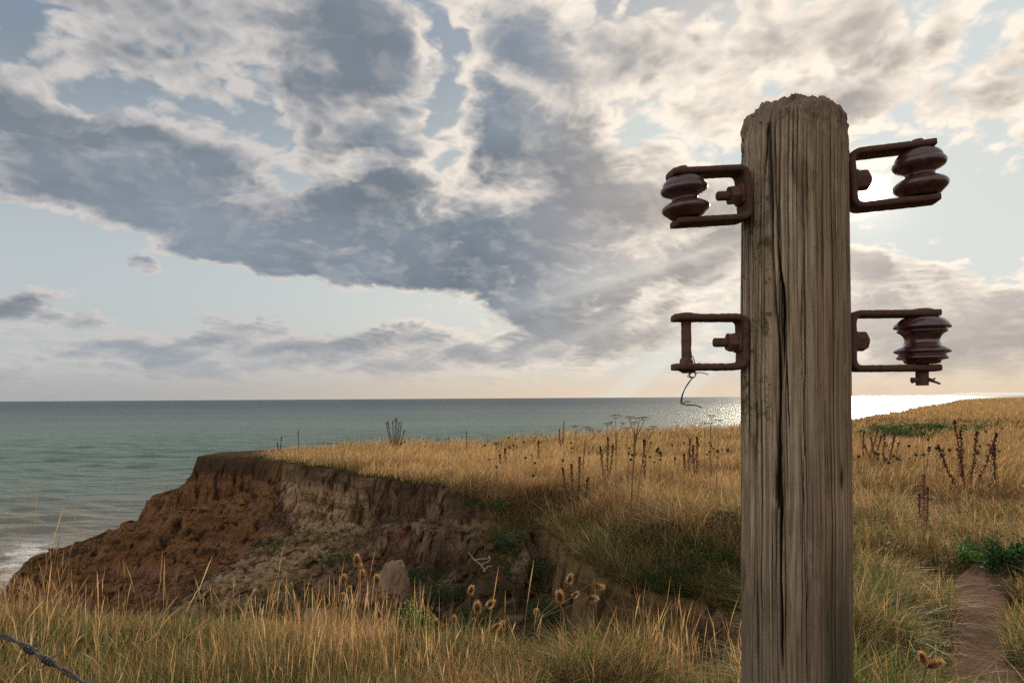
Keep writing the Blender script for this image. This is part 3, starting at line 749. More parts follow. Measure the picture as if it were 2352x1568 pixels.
# small splinters and a nail on the right edge
def spl(py, L, r, ang=10):
    a = R(ang + 72); x0 = (PR - .002) * math.sin(a); y0 = -(PR - .002) * math.cos(a)
    return tube([(x0, y0, pz(py)), (x0 + L * .6, y0 - .001, pz(py) + .001), (x0 + L, y0, pz(py) - .003)], [r, r * .8, r * .4], 6)
Vn, Fn = spl(1146, 0.015, 0.0016); mesh_np('nail', Vn, Fn, M_RUST, shaft)
for a_ in ((1008, .005, .004), (1172, .004, .0025), (825, .004, .002)):
    Vn, Fn = spl(*a_); mesh_np('splinter', Vn, Fn, M_WOOD, shaft)

# ------------------------------------------------------------------ brackets
PROF_LOW = [(330, 60), (330, 250), (338, 300), (352, 350), (385, 405), (430, 450), (470, 482), (490, 486), (506, 470), (514, 430), (520, 392), (528, 405), (545, 428), (562, 424), (580, 385), (600, 345), (640, 308), (690, 293), (735, 300),
            (775, 345), (800, 400), (830, 450), (862, 486), (882, 478), (896, 430), (905, 396), (930, 400), (945, 425), (965, 434), (985, 428), (998, 380), (1004, 312), (1066, 300), (1068, 60)]
PROF_UP = [(330, 60), (330, 240), (345, 285), (370, 330), (400, 365), (440, 395), (470, 402), (482, 396), (500, 430), (530, 452), (570, 452), (610, 425), (640, 360), (665, 285), (700, 250), (740, 252), (765, 290), (785, 335), (810, 395),
           (835, 430), (865, 458), (905, 462), (945, 440), (985, 390), (1020, 345), (1050, 315), (1068, 240), (1068, 60)]
def insulator(prof, R_max, H):
    pr = [((700 - z) / 738.0 * H, r / 486.0 * R_max) for z, r in prof]
    pr = smooth_prof(pr, 2)
    return lathe(pr, 64)
def bracket(side, zc, yaw, pitch, gap, length, prof=None, glaze=None, ins_r=0.0455, stub=0.05, nut='hex', label=None, pin_low=0.02, strap=(0.026, 0.0068), tilt_extra=0, rust=0.0007, seed=0):
    """built in local axes: +X away from the pole, Z up"""
    b = empty('insulator_bracket', (0, 0, 0), parent=pole)
    # direction away from the pole
    a = R(yaw) if side > 0 else math.pi + R(yaw)
    M = Matrix.Translation((math.cos(a) * (PR - 0.001), math.sin(a) * (PR - 0.001), zc)) @ Matrix.Rotation(a, 4, 'Z') @ Matrix.Rotation(R(-pitch), 4, 'Y')
    if label: b['label'] = label
    def put(name, VF, mat, par=None, smooth=True):
        V, F = VF
        V = np.asarray(V) @ np.array(M.to_3x3()).T + np.array(M.translation)
        return mesh_np(name, V, F, mat, par or b, smooth=smooth)
    t = strap[1]; h = gap / 2
    path = arc_path([(length, 0, h), (t, 0, h), (t, 0, -h), (length - tilt_extra, 0, -h)], 0.018, 8)
    st = put('strap', tube(path, 0, 16, sq=strap, rough=rust, seed=seed, up=(0, 1, 0)), M_RUST2)
    ax_ = length - 0.024
    # clevis pin through both arms
    pin_r = 0.0115 if prof is PROF_LOW else 0.0078 if prof is not None else 0.0098
    z0_, z1_ = -h - pin_low, h + 0.004
    pp = ([(z0_, 0.0005), (z0_ + .001, .008), (z0_ + .004, .0125), (z0_ + .008, .0125), (z0_ + .0095, pin_r)] if prof is PROF_UP else [(z0_, 0.001), (z0_, pin_r * .9), (z0_ + .001, pin_r)]) + [(z1_, pin_r)]
    pp = dense(pp, 0.003)
    cap = [(z1_ + .0005, pin_r * 1.05), (z1_ + .0012, pin_r * 2.0), (z1_ + .003, pin_r * 1.9), (z1_ + .0055, pin_r * 1.35), (z1_ + .0068, pin_r * .5), (z1_ + .007, .0002)]
    if prof is PROF_UP: cap = [(z1_ + .0005, pin_r * 1.0), (z1_ + .001, pin_r * 1.35), (z1_ + .009, pin_r * 1.3), (z1_ + .0095, .0002)]
    V, F = lathe(pp + cap, 28, 0.0006 if prof is not None else 0.0016, seed + 3); V[:, 0] += ax_
    pin = put('clevis_pin', (V, F), M_RUST)
    if prof is not None:
        V, F = insulator(prof, ins_r, gap - 2 * t - 0.001); V[:, 0] += ax_
        ins = put('insulator', (V, F), glaze)
    # through bolt: square washer, nut, threaded stub
    V, F = tube([(2 * t, 0, 0), (2 * t + .005, 0, 0)], 0, 12, sq=(0.020, 0.020), up=(0, 1, 0), rough=rust, seed=seed)
    put('washer', (V, F), M_RUST)
    nh = 0.019 if side < 0 else 0.021
    V, F = hexnut(0.0195, nh); V = orient(V, (2 * t + .005, 0, 0), (1, 0, 0), (0, 0, 1)); put('nut', (V, F), M_RUST, smooth=False)
    rr = 0.0085; pr = [(2 * t + .005 + nh - .001, rr)]
    zc_ = pr[0][0]
    n_th = max(2, int(stub / 0.0022))
    for i in range(n_th):
        zc_ += 0.0011; pr.append((zc_, rr + .0006)); zc_ += 0.0011; pr.append((zc_, rr - .0006))
    pr += [(zc_ + .001, rr * .9), (zc_ + .0012, 0.0002)]
    V, F = lathe(pr, 24, 0.0004, seed); V = orient(V, (0, 0, 0), (1, 0, 0), (0, 0, 1)); put('bolt', (V, F), M_RUST)
    return b, M, put, ax_, h
bUL, M_UL, putUL, axUL, hUL = bracket(-1, pz(436) + .016, 8, -5, 0.094, 0.152, PROF_UP, M_GLAZE_D, 0.048, 0.026, label='upper bracket with a dusty double-bulge insulator', pin_low=.010, seed=10)
bUR, M_UR, putUR, axUR, hUR = bracket(+1, pz(415) + .021, -10, 3.5, 0.104, 0.155, PROF_UP, M_GLAZE_D, 0.0500, 0.004, label='upper bracket with a dusty double-bulge insulator in front of the sun', pin_low=.008, seed=30)
bLL, M_LL, putLL, axLL, hLL = bracket(-1, pz(777), 2, 0, 0.096, 0.142, None, None, 0, 0.028, label='lower bracket missing its insulator with a bare pin', pin_low=.012, rust=0.0013, seed=50)
bLR, M_LR, putLR, axLR, hLR = bracket(+1, pz(777), -3, 0, 0.106, 0.170, PROF_LOW, M_GLAZE, 0.0505, 0.006, label='lower bracket with a glossy brown insulator', pin_low=.034, seed=70)
# split pin through the lower right pin, rust crust round the bare pin
z_ = -hLR - 0.024
V, F = tube([(axLR + .012, -.004, z_ + .001), (axLR - .013, -.004, z_ + .001), (axLR - .022, -.004, z_)], [.0028, .0045, .0060], 10)
V2, F2 = tube([(axLR + .009, -.009, z_ + .002), (axLR + .019, -.003, z_ + .001), (axLR + .023, -.002, z_ + .004)], [.003, .002, .0018], 8)
V3, F3 = tube([(axLR + .009, -.009, z_), (axLR + .019, -.009, z_ - .003), (axLR + .029, -.009, z_ - .007)], [.003, .0024, .002], 8)
putLR('split_pin', join([(V, F), (V2, F2), (V3, F3)]), M_RUST)
pr = dense([(-hLL - .010, .0002), (-hLL - .0095, .010), (-hLL - .005, .0150), (-hLL - .002, .013), (-hLL + .006, .014), (-hLL + .014, .0125), (-hLL + .018, .0098)], .0015)
V, F = lathe(pr, 40, 0.0042, 77); V[:, 0] += axLL; putLL('rust_crust', (V, F), M_RUST)
# lashing of old wire hanging from the bare bracket: its own thing
wire = empty('loose_wire'); wire.location = tuple(at(1588, 850, PY - .02))
tag(wire, 'thin tangled wire hanging from the bare lower bracket', 'wire')
def wpts(L): return [tuple(at(x, y, PY - .02 + dz) - wire.location) for x, y, dz in L]
def smooth_path(P, it=3):
    P = np.array(P, float)
    for _ in range(it):
        Q = [P[0]]
        for a, b in zip(P[:-1], P[1:]): Q += [a * .75 + b * .25, a * .25 + b * .75]
        Q.append(P[-1]); P = np.array(Q)
    return P
ws = []
for L, r in (([(1578, 838, -.02), (1583, 816, -.022), (1592, 818, -.02), (1596, 834, -.018), (1600, 838, -.02), (1608, 833, -.022)], .0009),
             ([(1586, 840, -.02), (1600, 842, -.01), (1598, 850, 0), (1586, 852, .004), (1582, 862, 0), (1592, 868, -.004), (1600, 860, -.002), (1596, 850, 0), (1584, 856, 0), (1578, 866, .002), (1588, 866, .0)], .0009),
             ([(1584, 858, 0), (1594, 854, .002), (1599, 862, 0), (1590, 870, 0), (1582, 864, .002), (1590, 852, 0), (1600, 856, 0), (1612, 855, -.004), (1627, 860, -.008)], .0009),
             ([(1590, 868, 0), (1576, 888, .002), (1566, 906, .004), (1563, 926, .004), (1566, 930, .002), (1574, 922, .0), (1586, 922, -.003)], .0009),
             ([(1591, 867, 0), (1580, 880, .004), (1569, 900, .006), (1565, 922, .004), (1570, 929, .004), (1584, 930, .0), (1598, 930, -.004), (1612, 936, -.008)], .0011)):
    ws.append(tube(smooth_path(wpts(L)), r, 6))
V, F = join(ws); mesh_np('strand', V, F, M_WIRE, wire)
# ------------------------------------------------------------------ plant materials
def mat_leaf(name, trans=0.45, rough=0.45, spec=0.35, attr=True, col=(0.2, 0.15, 0.06)):
    m, g, p, out = new_mat(name)
    c = g.attr('tint').outputs['Color'] if attr else None
    if attr: g.put(p.inputs['Base Color'], c)
    else: g.put(p.inputs['Base Color'], tuple(col) + (1,))
    p.inputs['Roughness'].default_value = rough; p.inputs['Specular IOR Level'].default_value = spec
    t = g.n.new('ShaderNodeBsdfTranslucent')
    if attr: g.put(t.inputs[0], c)
    else: t.inputs[0].default_value = tuple(col) + (1,)
    mx = g.n.new('ShaderNodeMixShader'); mx.inputs[0].default_value = trans
    g.l.new(p.outputs[0], mx.inputs[1]); g.l.new(t.outputs[0], mx.inputs[2]); g.l.new(mx.outputs[0], out.inputs[0])
    return m
M_GRASS = mat_leaf('grass_blades', 0.5, 0.6, 0.15)
M_LEAF = mat_leaf('green_leaves', 0.35, 0.7, 0.08)
M_SOFT = mat_leaf('matted_grass', 0.4, 0.85, 0.04)
M_DRY = mat_leaf('dry_stems', 0.15, 0.7, 0.2)

def blades(x, y, z, hgt, wid, tint, lean=0.35, bend=0.5, wind=0.0, segs=3, head=None, yaw=None, tipc=None):
    """many tapered blades as numpy strips. head: fraction mask of blades that carry a seed head"""
    n = len(x); rg = RNG
    yaw = rg.uniform(0, 2 * math.pi, n) if yaw is None else yaw
    la = rg.uniform(0, 2 * math.pi, n); lm = np.abs(rg.normal(0, lean, n)); bm = np.abs(rg.normal(0, bend, n))
    dx = np.cos(la); dy = np.sin(la)
    t = np.linspace(0, 1, segs + 1)
    # facing of the flat side
    fx = np.cos(yaw); fy = np.sin(yaw)
    px = x[:, None] + hgt[:, None] * (dx[:, None] * (lm[:, None] * t + bm[:, None] * t ** 2.4) + wind * t ** 1.5)
    py = y[:, None] + hgt[:, None] * (dy[:, None] * (lm[:, None] * t + bm[:, None] * t ** 2.4))
    k = 1 / np.sqrt(1 + (lm + bm * .6) ** 2)
    pz_ = z[:, None] + hgt[:, None] * k[:, None] * (t - 0.28 * np.minimum(bm, 1.2)[:, None] * t ** 3)
    prof = np.interp(t, [0, .35, .8, 1], [0.8, 1.0, 0.6, 0.12])
    w = np.ones((n, segs + 1)) * prof
    if head is not None:
        ph = np.interp(t, [0, .5, .70, .74, .86, .95, 1], [.50, .36, .30, 1.3, 2.3, 1.5, .2])
        w = np.where(head[:, None], ph, w)
    w = w * wid[:, None] * 0.5
    L = np.stack([px - fx[:, None] * w, py - fy[:, None] * w, pz_], -1)
    Rt = np.stack([px + fx[:, None] * w, py + fy[:, None] * w, pz_], -1)
    V = np.stack([L, Rt], 2).reshape(-1, 3)                       # n, segs+1, 2
    base = (np.arange(n) * (segs + 1) * 2)[:, None]; j = (np.arange(segs) * 2)[None, :]
    a = base + j
    F = np.stack([a, a + 1, a + 3, a + 2], -1).reshape(-1, 4)
    C = np.repeat(tint[:, None, :], (segs + 1) * 2, 1)
    if tipc is not None:
        m = np.repeat(np.interp(t, [0, .45, 1], [0, .3, 1]), 2)[None, :, None]
        C = C * (1 - m) + tipc[:, None, :] * m
    return V, F, C.reshape(-1, 3)
PAL = np.array([(0.47, 0.30, 0.135), (0.41, 0.245, 0.10), (0.58, 0.41, 0.21), (0.32, 0.185, 0.08), (0.22, 0.115, 0.06), (0.125, 0.145, 0.042), (0.065, 0.10, 0.024), (0.21, 0.195, 0.068)])
def pick(w, n):
    w = np.asarray(w, float); w = w / w.sum(-1, keepdims=True)
    c = np.cumsum(w, -1); u = RNG.random(n)[:, None]
    i = (u > c).sum(-1); i = np.minimum(i, len(PAL) - 1)
    return PAL[i] * RNG.uniform(0.75, 1.2, (n, 1))
def scatter(r0, r1, a0, a1, n, power=1.0):
    """points whose density falls with distance"""
    u = RNG.random(n)
    r = (r0 ** (1 - power + 1e-6) + u * (r1 ** (1 - power + 1e-6) - r0 ** (1 - power + 1e-6))) ** (1 / (1 - power + 1e-6)) if abs(power - 1) > 1e-3 else r0 * (r1 / r0) ** u
    a = np.radians(RNG.uniform(a0, a1, n))
    return r * np.sin(a), r * np.cos(a)
PATH = np.array([(2.32, 3.2), (2.53, 3.6), (2.81, 4.1), (3.22, 4.75), (3.68, 5.4), (4.18, 6.05), (4.5, 6.5)])
PATHW = np.array([0.11, 0.11, 0.10, 0.10, 0.13, 0.14, 0.04])
def path_dist(x, y):
    best = np.full(x.shape, 9.0)
    for i in range(len(PATH) - 1):
        a = PATH[i]; e = PATH[i + 1] - a; L2 = e @ e
        t = np.clip(((x - a[0]) * e[0] + (y - a[1]) * e[1]) / L2, 0, 1)
        d = np.hypot(x - a[0] - t * e[0], y - a[1] - t * e[1]) - (PATHW[i] * (1 - t) + PATHW[i + 1] * t)
        best = np.minimum(best, d)
    return best
def grass_field(name, x, y, label, hbase, wfun, wts, dens=None, lean=.3, bend=.4, segs=3, headp=0.0, edge=0.02, wind=0.0, mat=None, kindlabel=None, hmask=None, face=0.0):
    h, d, s = ground(x, y)
    keep = (d > edge) & (path_dist(x, y) + 0.05 * fbm(x * 6, y * 6, seed=7) > 0.03)
    keep &= np.hypot(x - PX, y - PY) > 0.35
    if dens is not None: keep &= RNG.random(len(x)) < dens(x, y, d)
    x, y, h, d, s = x[keep], y[keep], h[keep], d[keep], s[keep]
    n = len(x); r = np.hypot(x, y)
    hg = hbase(x, y, r, d, s) * RNG.lognormal(0, 0.28, n).clip(.45, 1.55)
    if wts is not None: tint = pick(wts(x, y, r, d, s), n)
    head = RNG.random(n) < headp
    yaw = None
    if face: yaw = np.arctan2(y, x) + math.pi / 2 + RNG.normal(0, face, n)
    V, F, C = blades(x, y, h - 0.01, hg, wfun(r, n), tint, lean, bend, wind, segs, head if headp else None, yaw)
    o = mesh_np(name, V, F, mat or M_GRASS, smooth=False, attrs={'tint': C})
    tag(o, label, 'grass', kind='stuff')
    print(name, n)
    return o
gn = lambda x, y, f, sd: fbm(x * f, y * f, oct=3, seed=sd)

# ---- 1. foreground turf between the camera and the gully
def w_fore(x, y, r, d, s):
    gr = np.clip(0.62 + 1.7 * gn(x, y, 0.9, 201) - 0.5 * sstep(y, 4.3, 5.2) + 0.5 * sstep(4.6 - y, 0, .8) , 0, 1)[:, None]
    return np.array([[3, 3, 2, 1.5, .6, 0, 0, .3]]) * (1 - gr) + np.array([[1.2, 1.2, .5, .6, .2, 3, 2.2, 2.6]]) * gr
x, y = scatter(2.6, 8.0, -46, 24, 150000, 0.9)
grass_field('foreground_grass', x, y, 'mixed green and straw coloured grass along the near clifftop', lambda x, y, r, d, s: (0.15 + 0.06 * gn(x, y, 1.3, 211)) * (1 - .25 * sstep(d, .25, 0)),
            lambda r, n: RNG.uniform(.0016, .0034, n) * (0.7 + r / 9), w_fore, lean=.35, bend=.65, segs=4)
# tall straw tufts with seed heads standing along the gully edge
def d_tuft(x, y, d):
    t = sstep(gn(x, y, 0.85, 221) + 0.25 * gn(x, y, 3.0, 222), -0.12, 0.32)
    return t * (0.06 + .94 * sstep(d, 1.2, 0.3)) 
x, y = scatter(3.1, 6.4, -42, 24, 36000, 0.6)
grass_field('tall_dry_grass', x, y, 'tall straw grass stems with seed heads above the gully edge', lambda x, y, r, d, s: (0.31 + 0.16 * gn(x, y, 1.1, 231)) * (1 + .12 * sstep(x, -1.5, .5)),
            lambda r, n: RNG.uniform(.0015, .0030, n), lambda x, y, r, d, s: np.tile([[4, 4, 2.4, 1.5, .5, 0, 0, .3]], (len(x), 1)), dens=d_tuft, lean=.09, bend=.12, segs=6, headp=.85, wind=0.04)
x, y = scatter(3.6, 6.3, -42, 2, 2600, 0.6)
grass_field('flowering_grass_stems', x, y, 'thin tall grass stems with pale seed heads in front of the cliff', lambda x, y, r, d, s: 0.42 + 0.20 * gn(x, y, 2.1, 233) + 0.30 * sstep(-x, 2.3, 3.6),
            lambda r, n: RNG.uniform(.0020, .0036, n), lambda x, y, r, d, s: np.tile([[3, 3, 3, 1, .3, 0, 0, .2]], (len(x), 1)), dens=lambda x, y, d: (.25 + .5 * sstep(-x, 1, 4)) * sstep(gn(x, y, 1.4, 235), -.25, .25), lean=.11, bend=.22, segs=8, headp=1.0, wind=0.05)
# ---- 2. bank behind the gully and meadow on the right
def w_mead(x, y, r, d, s):
    gr = np.clip(0.06 + 1.3 * gn(x, y, 0.35, 241) + 0.30 * sstep(r, 9.5, 5.5) + 0.5 * sstep(d, 1.3, 0.1) * (s < S_MID + 4) - .25 * sstep(r, 9, 14), 0, 1)[:, None]
    rd = np.clip(gn(x, y, 0.5, 242) * 1.5 + .55 * sstep(r, 7.5, 5.0), 0, .85)[:, None]
    return (np.array([[3, 3.2, 1.6, 2, .8, .15, 0, .3]]) * (1 - rd) + np.array([[1.0, 2.2, .4, 3, 3, .2, .1, .2]]) * rd) * (1 - gr) + np.array([[.8, .8, .5, .8, .3, 2.6, 2.6, 1.8]]) * gr
x, y = scatter(3.0, 16, -6, 50, 230000, 1.0)
grass_field('meadow_grass', x, y, 'rough dry grass with green patches on the bank beside the pole', lambda x, y, r, d, s: (0.24 + 0.10 * gn(x, y, 0.7, 251)) * (.55 + .9 * sstep(gn(x, y, 1.9, 252), -.3, .4)) * (1 + .45 * sstep(x, 3.2, 2.2) * sstep(y, 6.5, 8)) - .12 * sstep(path_dist(x, y), .7, 0),
            lambda r, n: RNG.uniform(.0019, .0040, n) * (0.75 + r / 12), w_mead, lean=.35, bend=.6, segs=4, headp=.22)
# grass hanging over the brow of the bank
x, y = scatter(5, 14, -8, 30, 52000, 0.8)
grass_field('overhanging_grass', x, y, 'dark tangled grass hanging over the brow of the gully', lambda x, y, r, d, s: 0.30 + 0 * x, lambda r, n: RNG.uniform(.003, .006, n),
            lambda x, y, r, d, s: np.tile([[.8, 1, .3, 1.2, .6, 2.4, 3, .8]], (len(x), 1)), dens=lambda x, y, d: (d < .45) * sstep(y, 5.6, 6.6), lean=.6, bend=.9, segs=5, edge=-0.04, mat=M_SOFT)
# ---- 3. far plateau
def w_far(x, y, r, d, s):
    gr = np.clip(.08 + 1.5 * gn(x, y, .35, 261) + .6 * sstep(d, .9, .1) * sstep(r, 30, 18), 0, .8)[:, None]
    br_ = sstep(x, 1, 9)[:, None]
    return (np.array([[4, 3.4, 2.6, 1.0, .3, .05, 0, .1]]) * (1 - br_) + np.array([[2, 2.2, 1.4, 2.6, 1.6, .1, .1, .2]]) * br_) * (1 - gr) + np.array([[1.2, 1.5, .5, 1.6, 1.2, 1.2, .9, .8]]) * gr
x, y = scatter(13, 62, -32, 50, 260000, 1.25)
grass_field('plateau_grass', x, y, 'golden dry grass covering the clifftop plateau', lambda x, y, r, d, s: (0.29 + 0.12 * gn(x, y, .5, 271)) * (.6 + .75 * sstep(gn(x, y, 1.1, 272), -.35, .4)) * (.35 + .65 * sstep(x, -9.4, -6.5)) * (.4 + .6 * sstep(d, 0, .6)),
            lambda r, n: RNG.uniform(.006, .011, n) * (0.5 + r / 28), w_far, lean=.25, bend=.35, segs=4, wind=0.22, headp=.3, edge=.10, dens=lambda x, y, d: sstep(x, -10.0, -8.2) + 0 * x, face=.9)
x, y = scatter(55, 330, 20, 52, 120000, 1.1)
grass_field('distant_grass', x, y, 'dry grass of the distant clifftop on the right', lambda x, y, r, d, s: 0.30 + 0 * x, lambda r, n: RNG.uniform(.018, .035, n) * (r / 55) ** .8, w_far, lean=.2, bend=.2, segs=2, edge=0.3, face=.6)

# ------------------------------------------------------------------ footpath
M_PATH, g, p, out = new_mat('trodden_earth'); pos = g.n.new('ShaderNodeNewGeometry').outputs['Position']
a_ = g.noise(pos, 7, 6, .65); b_ = g.noise(pos, 38, 5, .7)
c_ = g.mix(a_, (0.13, 0.075, 0.052, 1), (0.27, 0.170, 0.125, 1)); c_ = g.mix(g.rng(b_, .58, .7, 0, .6), c_, (0.20, 0.125, 0.07, 1)); c_ = g.mix(g.rng(b_, .42, .3, 0, .5), c_, (0.06, 0.033, 0.022, 1))
g.put(p.inputs['Base Color'], c_); p.inputs['Roughness'].default_value = 1.0; p.inputs['Specular IOR Level'].default_value = 0.0; g.put(p.inputs['Normal'], g.bump(g.m('ADD', a_, b_), 1.0, .04))
rows = []
for i in range(len(PATH) - 1):
    for k in range(14):
        t = k / 14; c = PATH[i] * (1 - t) + PATH[i + 1] * t; w = PATHW[i] * (1 - t) + PATHW[i + 1] * t
        e = PATH[i + 1] - PATH[i]; e = e / np.linalg.norm(e); nn = np.array([e[1], -e[0]])
        rows.append([c + nn * q * (w + .10) for q in np.linspace(-1, 1, 26)])
rows = np.array(rows); X, Y = rows[..., 0], rows[..., 1]; h, d, s = ground(X, Y)
pd_ = path_dist(X, Y)
Z = h + 0.022 - 0.03 * sstep(pd_, 0.02, -0.12) * 0 + 0.022 * fbm(X * 7, Y * 7, oct=5, seed=301, gain=.6) - 0.05 * sstep(pd_, .03, .10)
po = mesh_np('footpath', np.stack([X, Y, Z], -1).reshape(-1, 3), grid_faces(*X.shape), M_PATH); tag(po, 'narrow trodden earth footpath through the grass', 'path', kind='structure')
n = 60; k = RNG.integers(0, len(X), n); j = RNG.integers(2, 24, n); xx = X[k, j] + RNG.normal(0, .04, n); yy = Y[k, j]; hh = Z[k, j] + .008
an = RNG.normal(1.0, 1.6, n); L = RNG.uniform(.03, .12, n); ws_ = RNG.uniform(.0012, .0026, n)
P0 = np.stack([xx, yy, hh], -1); D = np.stack([np.cos(an), np.sin(an), np.zeros(n)], -1); N_ = np.stack([-np.sin(an), np.cos(an), np.zeros(n)], -1)
V = np.stack([P0 - N_ * ws_[:, None], P0 + N_ * ws_[:, None], P0 + D * L[:, None] + N_ * ws_[:, None] * .5 + [0, 0, .006], P0 + D * L[:, None] - N_ * ws_[:, None] * .5 + [0, 0, .006]], 1).reshape(-1, 3)
st = mesh_np('loose_straw', V, np.arange(n * 4).reshape(n, 4), M_SOFT, smooth=False, attrs={'tint': np.repeat(PAL[RNG.integers(0, 4, n)] * .8, 4, 0)})
tag(st, 'loose dry straw strewn on the footpath', 'straw', kind='stuff')

# ---- 4. scrubby growth on the floor of the gully, and loose clods of clay
def gully_pts(n, a0, a1, r0, r1):
    x, y = scatter(r0, r1, a0, a1, n, 0.9); h, d, s = ground(x, y)
    e = .12; hx = ground(x + e, y)[0]; hy = ground(x, y + e)[0]; sl = np.hypot(hx - h, hy - h) / e
    return x, y, h, d, s, sl
x, y, h, d, s, sl = gully_pts(170000, -34, 24, 4.6, 17)
k = (d < -.25) & (sl < 1.1) & (h > -4.5) & (RNG.random(len(x)) < sstep(gn(x, y, .55, 281) + .4 * gn(x, y, 2.2, 282), -.16, .22)) & (x > -7 + .3 * (y - 10))
x, y, h = x[k], y[k], h[k]; n = len(x)
tw = np.tile([[.5, .4, .1, 1.2, 1.0, 1.6, 5, .4]], (n, 1))
V, F, C = blades(x, y, h - .02, RNG.lognormal(-1.85, .4, n), RNG.uniform(.004, .010, n), pick(tw, n) * .8, .6, .9, 0, 4)
o = mesh_np('gully_scrub', V, F, M_SOFT, smooth=False, attrs={'tint': C}); tag(o, 'dark green and brown scrub growing on the gully floor', 'undergrowth', kind='stuff'); print('scrub', n)
x, y, h, d, s, sl = gully_pts(24000, -36, 24, 5, 26)
k = (d < -.25) & (sl < 1.6) & (h > SEA + .5); x, y, h = x[k][:5200], y[k][:5200], h[k][:5200]; n = len(x)
bm = bmesh.new(); bmesh.ops.create_icosphere(bm, subdivisions=2, radius=1.0); IV = np.array([v.co[:] for v in bm.verts]); IF = np.array([[v.index for v in f.verts] for f in bm.faces]); bm.free()
sz = RNG.lognormal(-3.6, .55, n).clip(.008, .13); st3 = RNG.uniform(.6, 1.3, (n, 1, 3)) * sz[:, None, None]; an = RNG.uniform(0, 6.28, n)
Vc = IV[None] * (1 + .28 * vnoise(IV[None, :, 0] * 1.6 + np.arange(n)[:, None] * 7, IV[None, :, 1] * 1.6, IV[None, :, 2] * 1.6 + 0 * np.arange(n)[:, None], seed=5))[..., None] * st3
ca, sa = np.cos(an)[:, None], np.sin(an)[:, None]
Vc = np.stack([Vc[..., 0] * ca - Vc[..., 1] * sa + x[:, None], Vc[..., 0] * sa + Vc[..., 1] * ca + y[:, None], Vc[..., 2] * .8 + (h + sz * .15)[:, None]], -1)
Fc = (IF[None] + (np.arange(n) * len(IV))[:, None, None]).reshape(-1, 3)
o = mesh_np('clay_rubble', Vc.reshape(-1, 3), Fc, M_GROUND, attrs={'edge': np.full(n * len(IV), -1.0)}); tag(o, 'small loose clods of clay strewn over the gully slopes', 'rubble', kind='stuff')

# ------------------------------------------------------------------ individual plants
def colr(V, c, j=0.1): return np.tile(np.array(c)[None, :], (len(V), 1)) * RNG.uniform(1 - j, 1 + j, (len(V), 1))
def gz(x, y):
    h, d, s = ground(np.array([float(x)]), np.array([float(y)])); return float(h[0])
def spiky_head(c, axis, L, Rd, n=230, spine=0.006, col=(.20, .10, .045), seed=0):
    """teasel head: egg core bristling with spines"""
    rg = np.random.default_rng(seed); ax = np.array(Vector(axis).normalized())
    t = np.linspace(0, 1, 14); rr = Rd * np.sin(np.pi * np.clip(t * .94 + .03, 0, 1)) ** .55 * (1 - .25 * t)
    V, F = lathe([((a - .5) * L, r) for a, r in zip(t, rr)], 16); V = orient(V, c, axis, ax[[1, 2, 0]])
    u = rg.random(n); th = rg.uniform(0, 2 * math.pi, n); r0 = np.interp(u, t, rr)
    loc = np.stack([r0 * np.cos(th), r0 * np.sin(th), (u - .5) * L], -1)
    nd = np.stack([np.cos(th), np.sin(th), (u - .45) * 1.3 + .35], -1); nd /= np.linalg.norm(nd, axis=1)[:, None]
    tip = loc + nd * spine * rg.uniform(.7, 1.3, n)[:, None]; sd = np.stack([-np.sin(th), np.cos(th), 0 * th], -1) * .0011
    W = orient(np.stack([loc - sd, loc + sd, tip], 1).reshape(-1, 3), c, axis, ax[[1, 2, 0]])
    return [(V, F), (W, np.arange(n * 3).reshape(n, 3))]
def plant_mesh(name, parts, mat, parent, col, j=.15):
    V, F = join(parts); org = np.array(parent.location) if parent else 0
    return mesh_np(name, V - org, F, mat, parent, attrs={'tint': colr(V, col, j)})
def teasel(base, heads, Y, label, seed, stem_r=.0036, joint=None, group='dead teasels along the gully edge'):
    """heads: (px, py, axis dx, axis dz, length px, sub depth)"""
    b = at(base[0], base[1], Y); b.z = max(b.z, gz(b.x, b.y) - .02)
    root = empty('teasel', tuple(b)); tag(root, label, 'teasel', group)
    jt = at(joint[0], joint[1], Y) if joint else b.lerp(at(heads[0][0], heads[0][1], Y), .55)
    main = False
    for i, (px, py, dx, dz, Lp, dy) in enumerate(heads):
        c = at(px, py, Y + dy); L = Lp * .56 / FOC * Y
        ax = Vector((dx, -.15, dz)).normalized(); bot = c - ax * L * .5
        st = smooth_path([tuple(b), tuple(jt), tuple(jt.lerp(bot, .6) + Vector((0, 0, -.006))), tuple(bot - ax * L * .4), tuple(bot)] if i or joint else [tuple(b), tuple(jt), tuple(bot - ax * L * .4), tuple(bot)], 2)
        plant_mesh('stem', [tube(st, stem_r * (.8 if i else 1), 6)], M_DRY, root, (.20, .135, .07))
        hp = spiky_head(tuple(c), ax, L, L * .25, 520, L * .27, seed=seed + i); V, F = join(hp)
        tc = np.concatenate([colr(hp[0][0], (.13, .06, .025), .3), colr(hp[1][0], (.62, .40, .18), .4)])
        h = mesh_np('seed_head', V - np.array(root.location), F, M_GRASS, root, attrs={'tint': tc})
        # long thin bracts under the head
        br = []
        for q in range(6):
            a = q * 1.05 + seed; o_ = Vector((math.cos(a), math.sin(a), 0)); o_ = (o_ - ax * o_.dot(ax)).normalized()
            br.append(tube(smooth_path([tuple(bot), tuple(bot + o_ * L * .28 - ax * L * .02), tuple(bot + o_ * L * .42 + ax * L * .28)], 2), [.0009] * 9, 4)) if False else br.append(tube([tuple(bot), tuple(bot + o_ * L * .28), tuple(bot + o_ * L * .40 + ax * L * .30)], [.0011, .0009, .0003], 4))
        plant_mesh('bract', br[:1], M_DRY, h, (.25, .16, .07)) if False else plant_mesh('bracts', br, M_DRY, h, (.25, .16, .07))
    return root
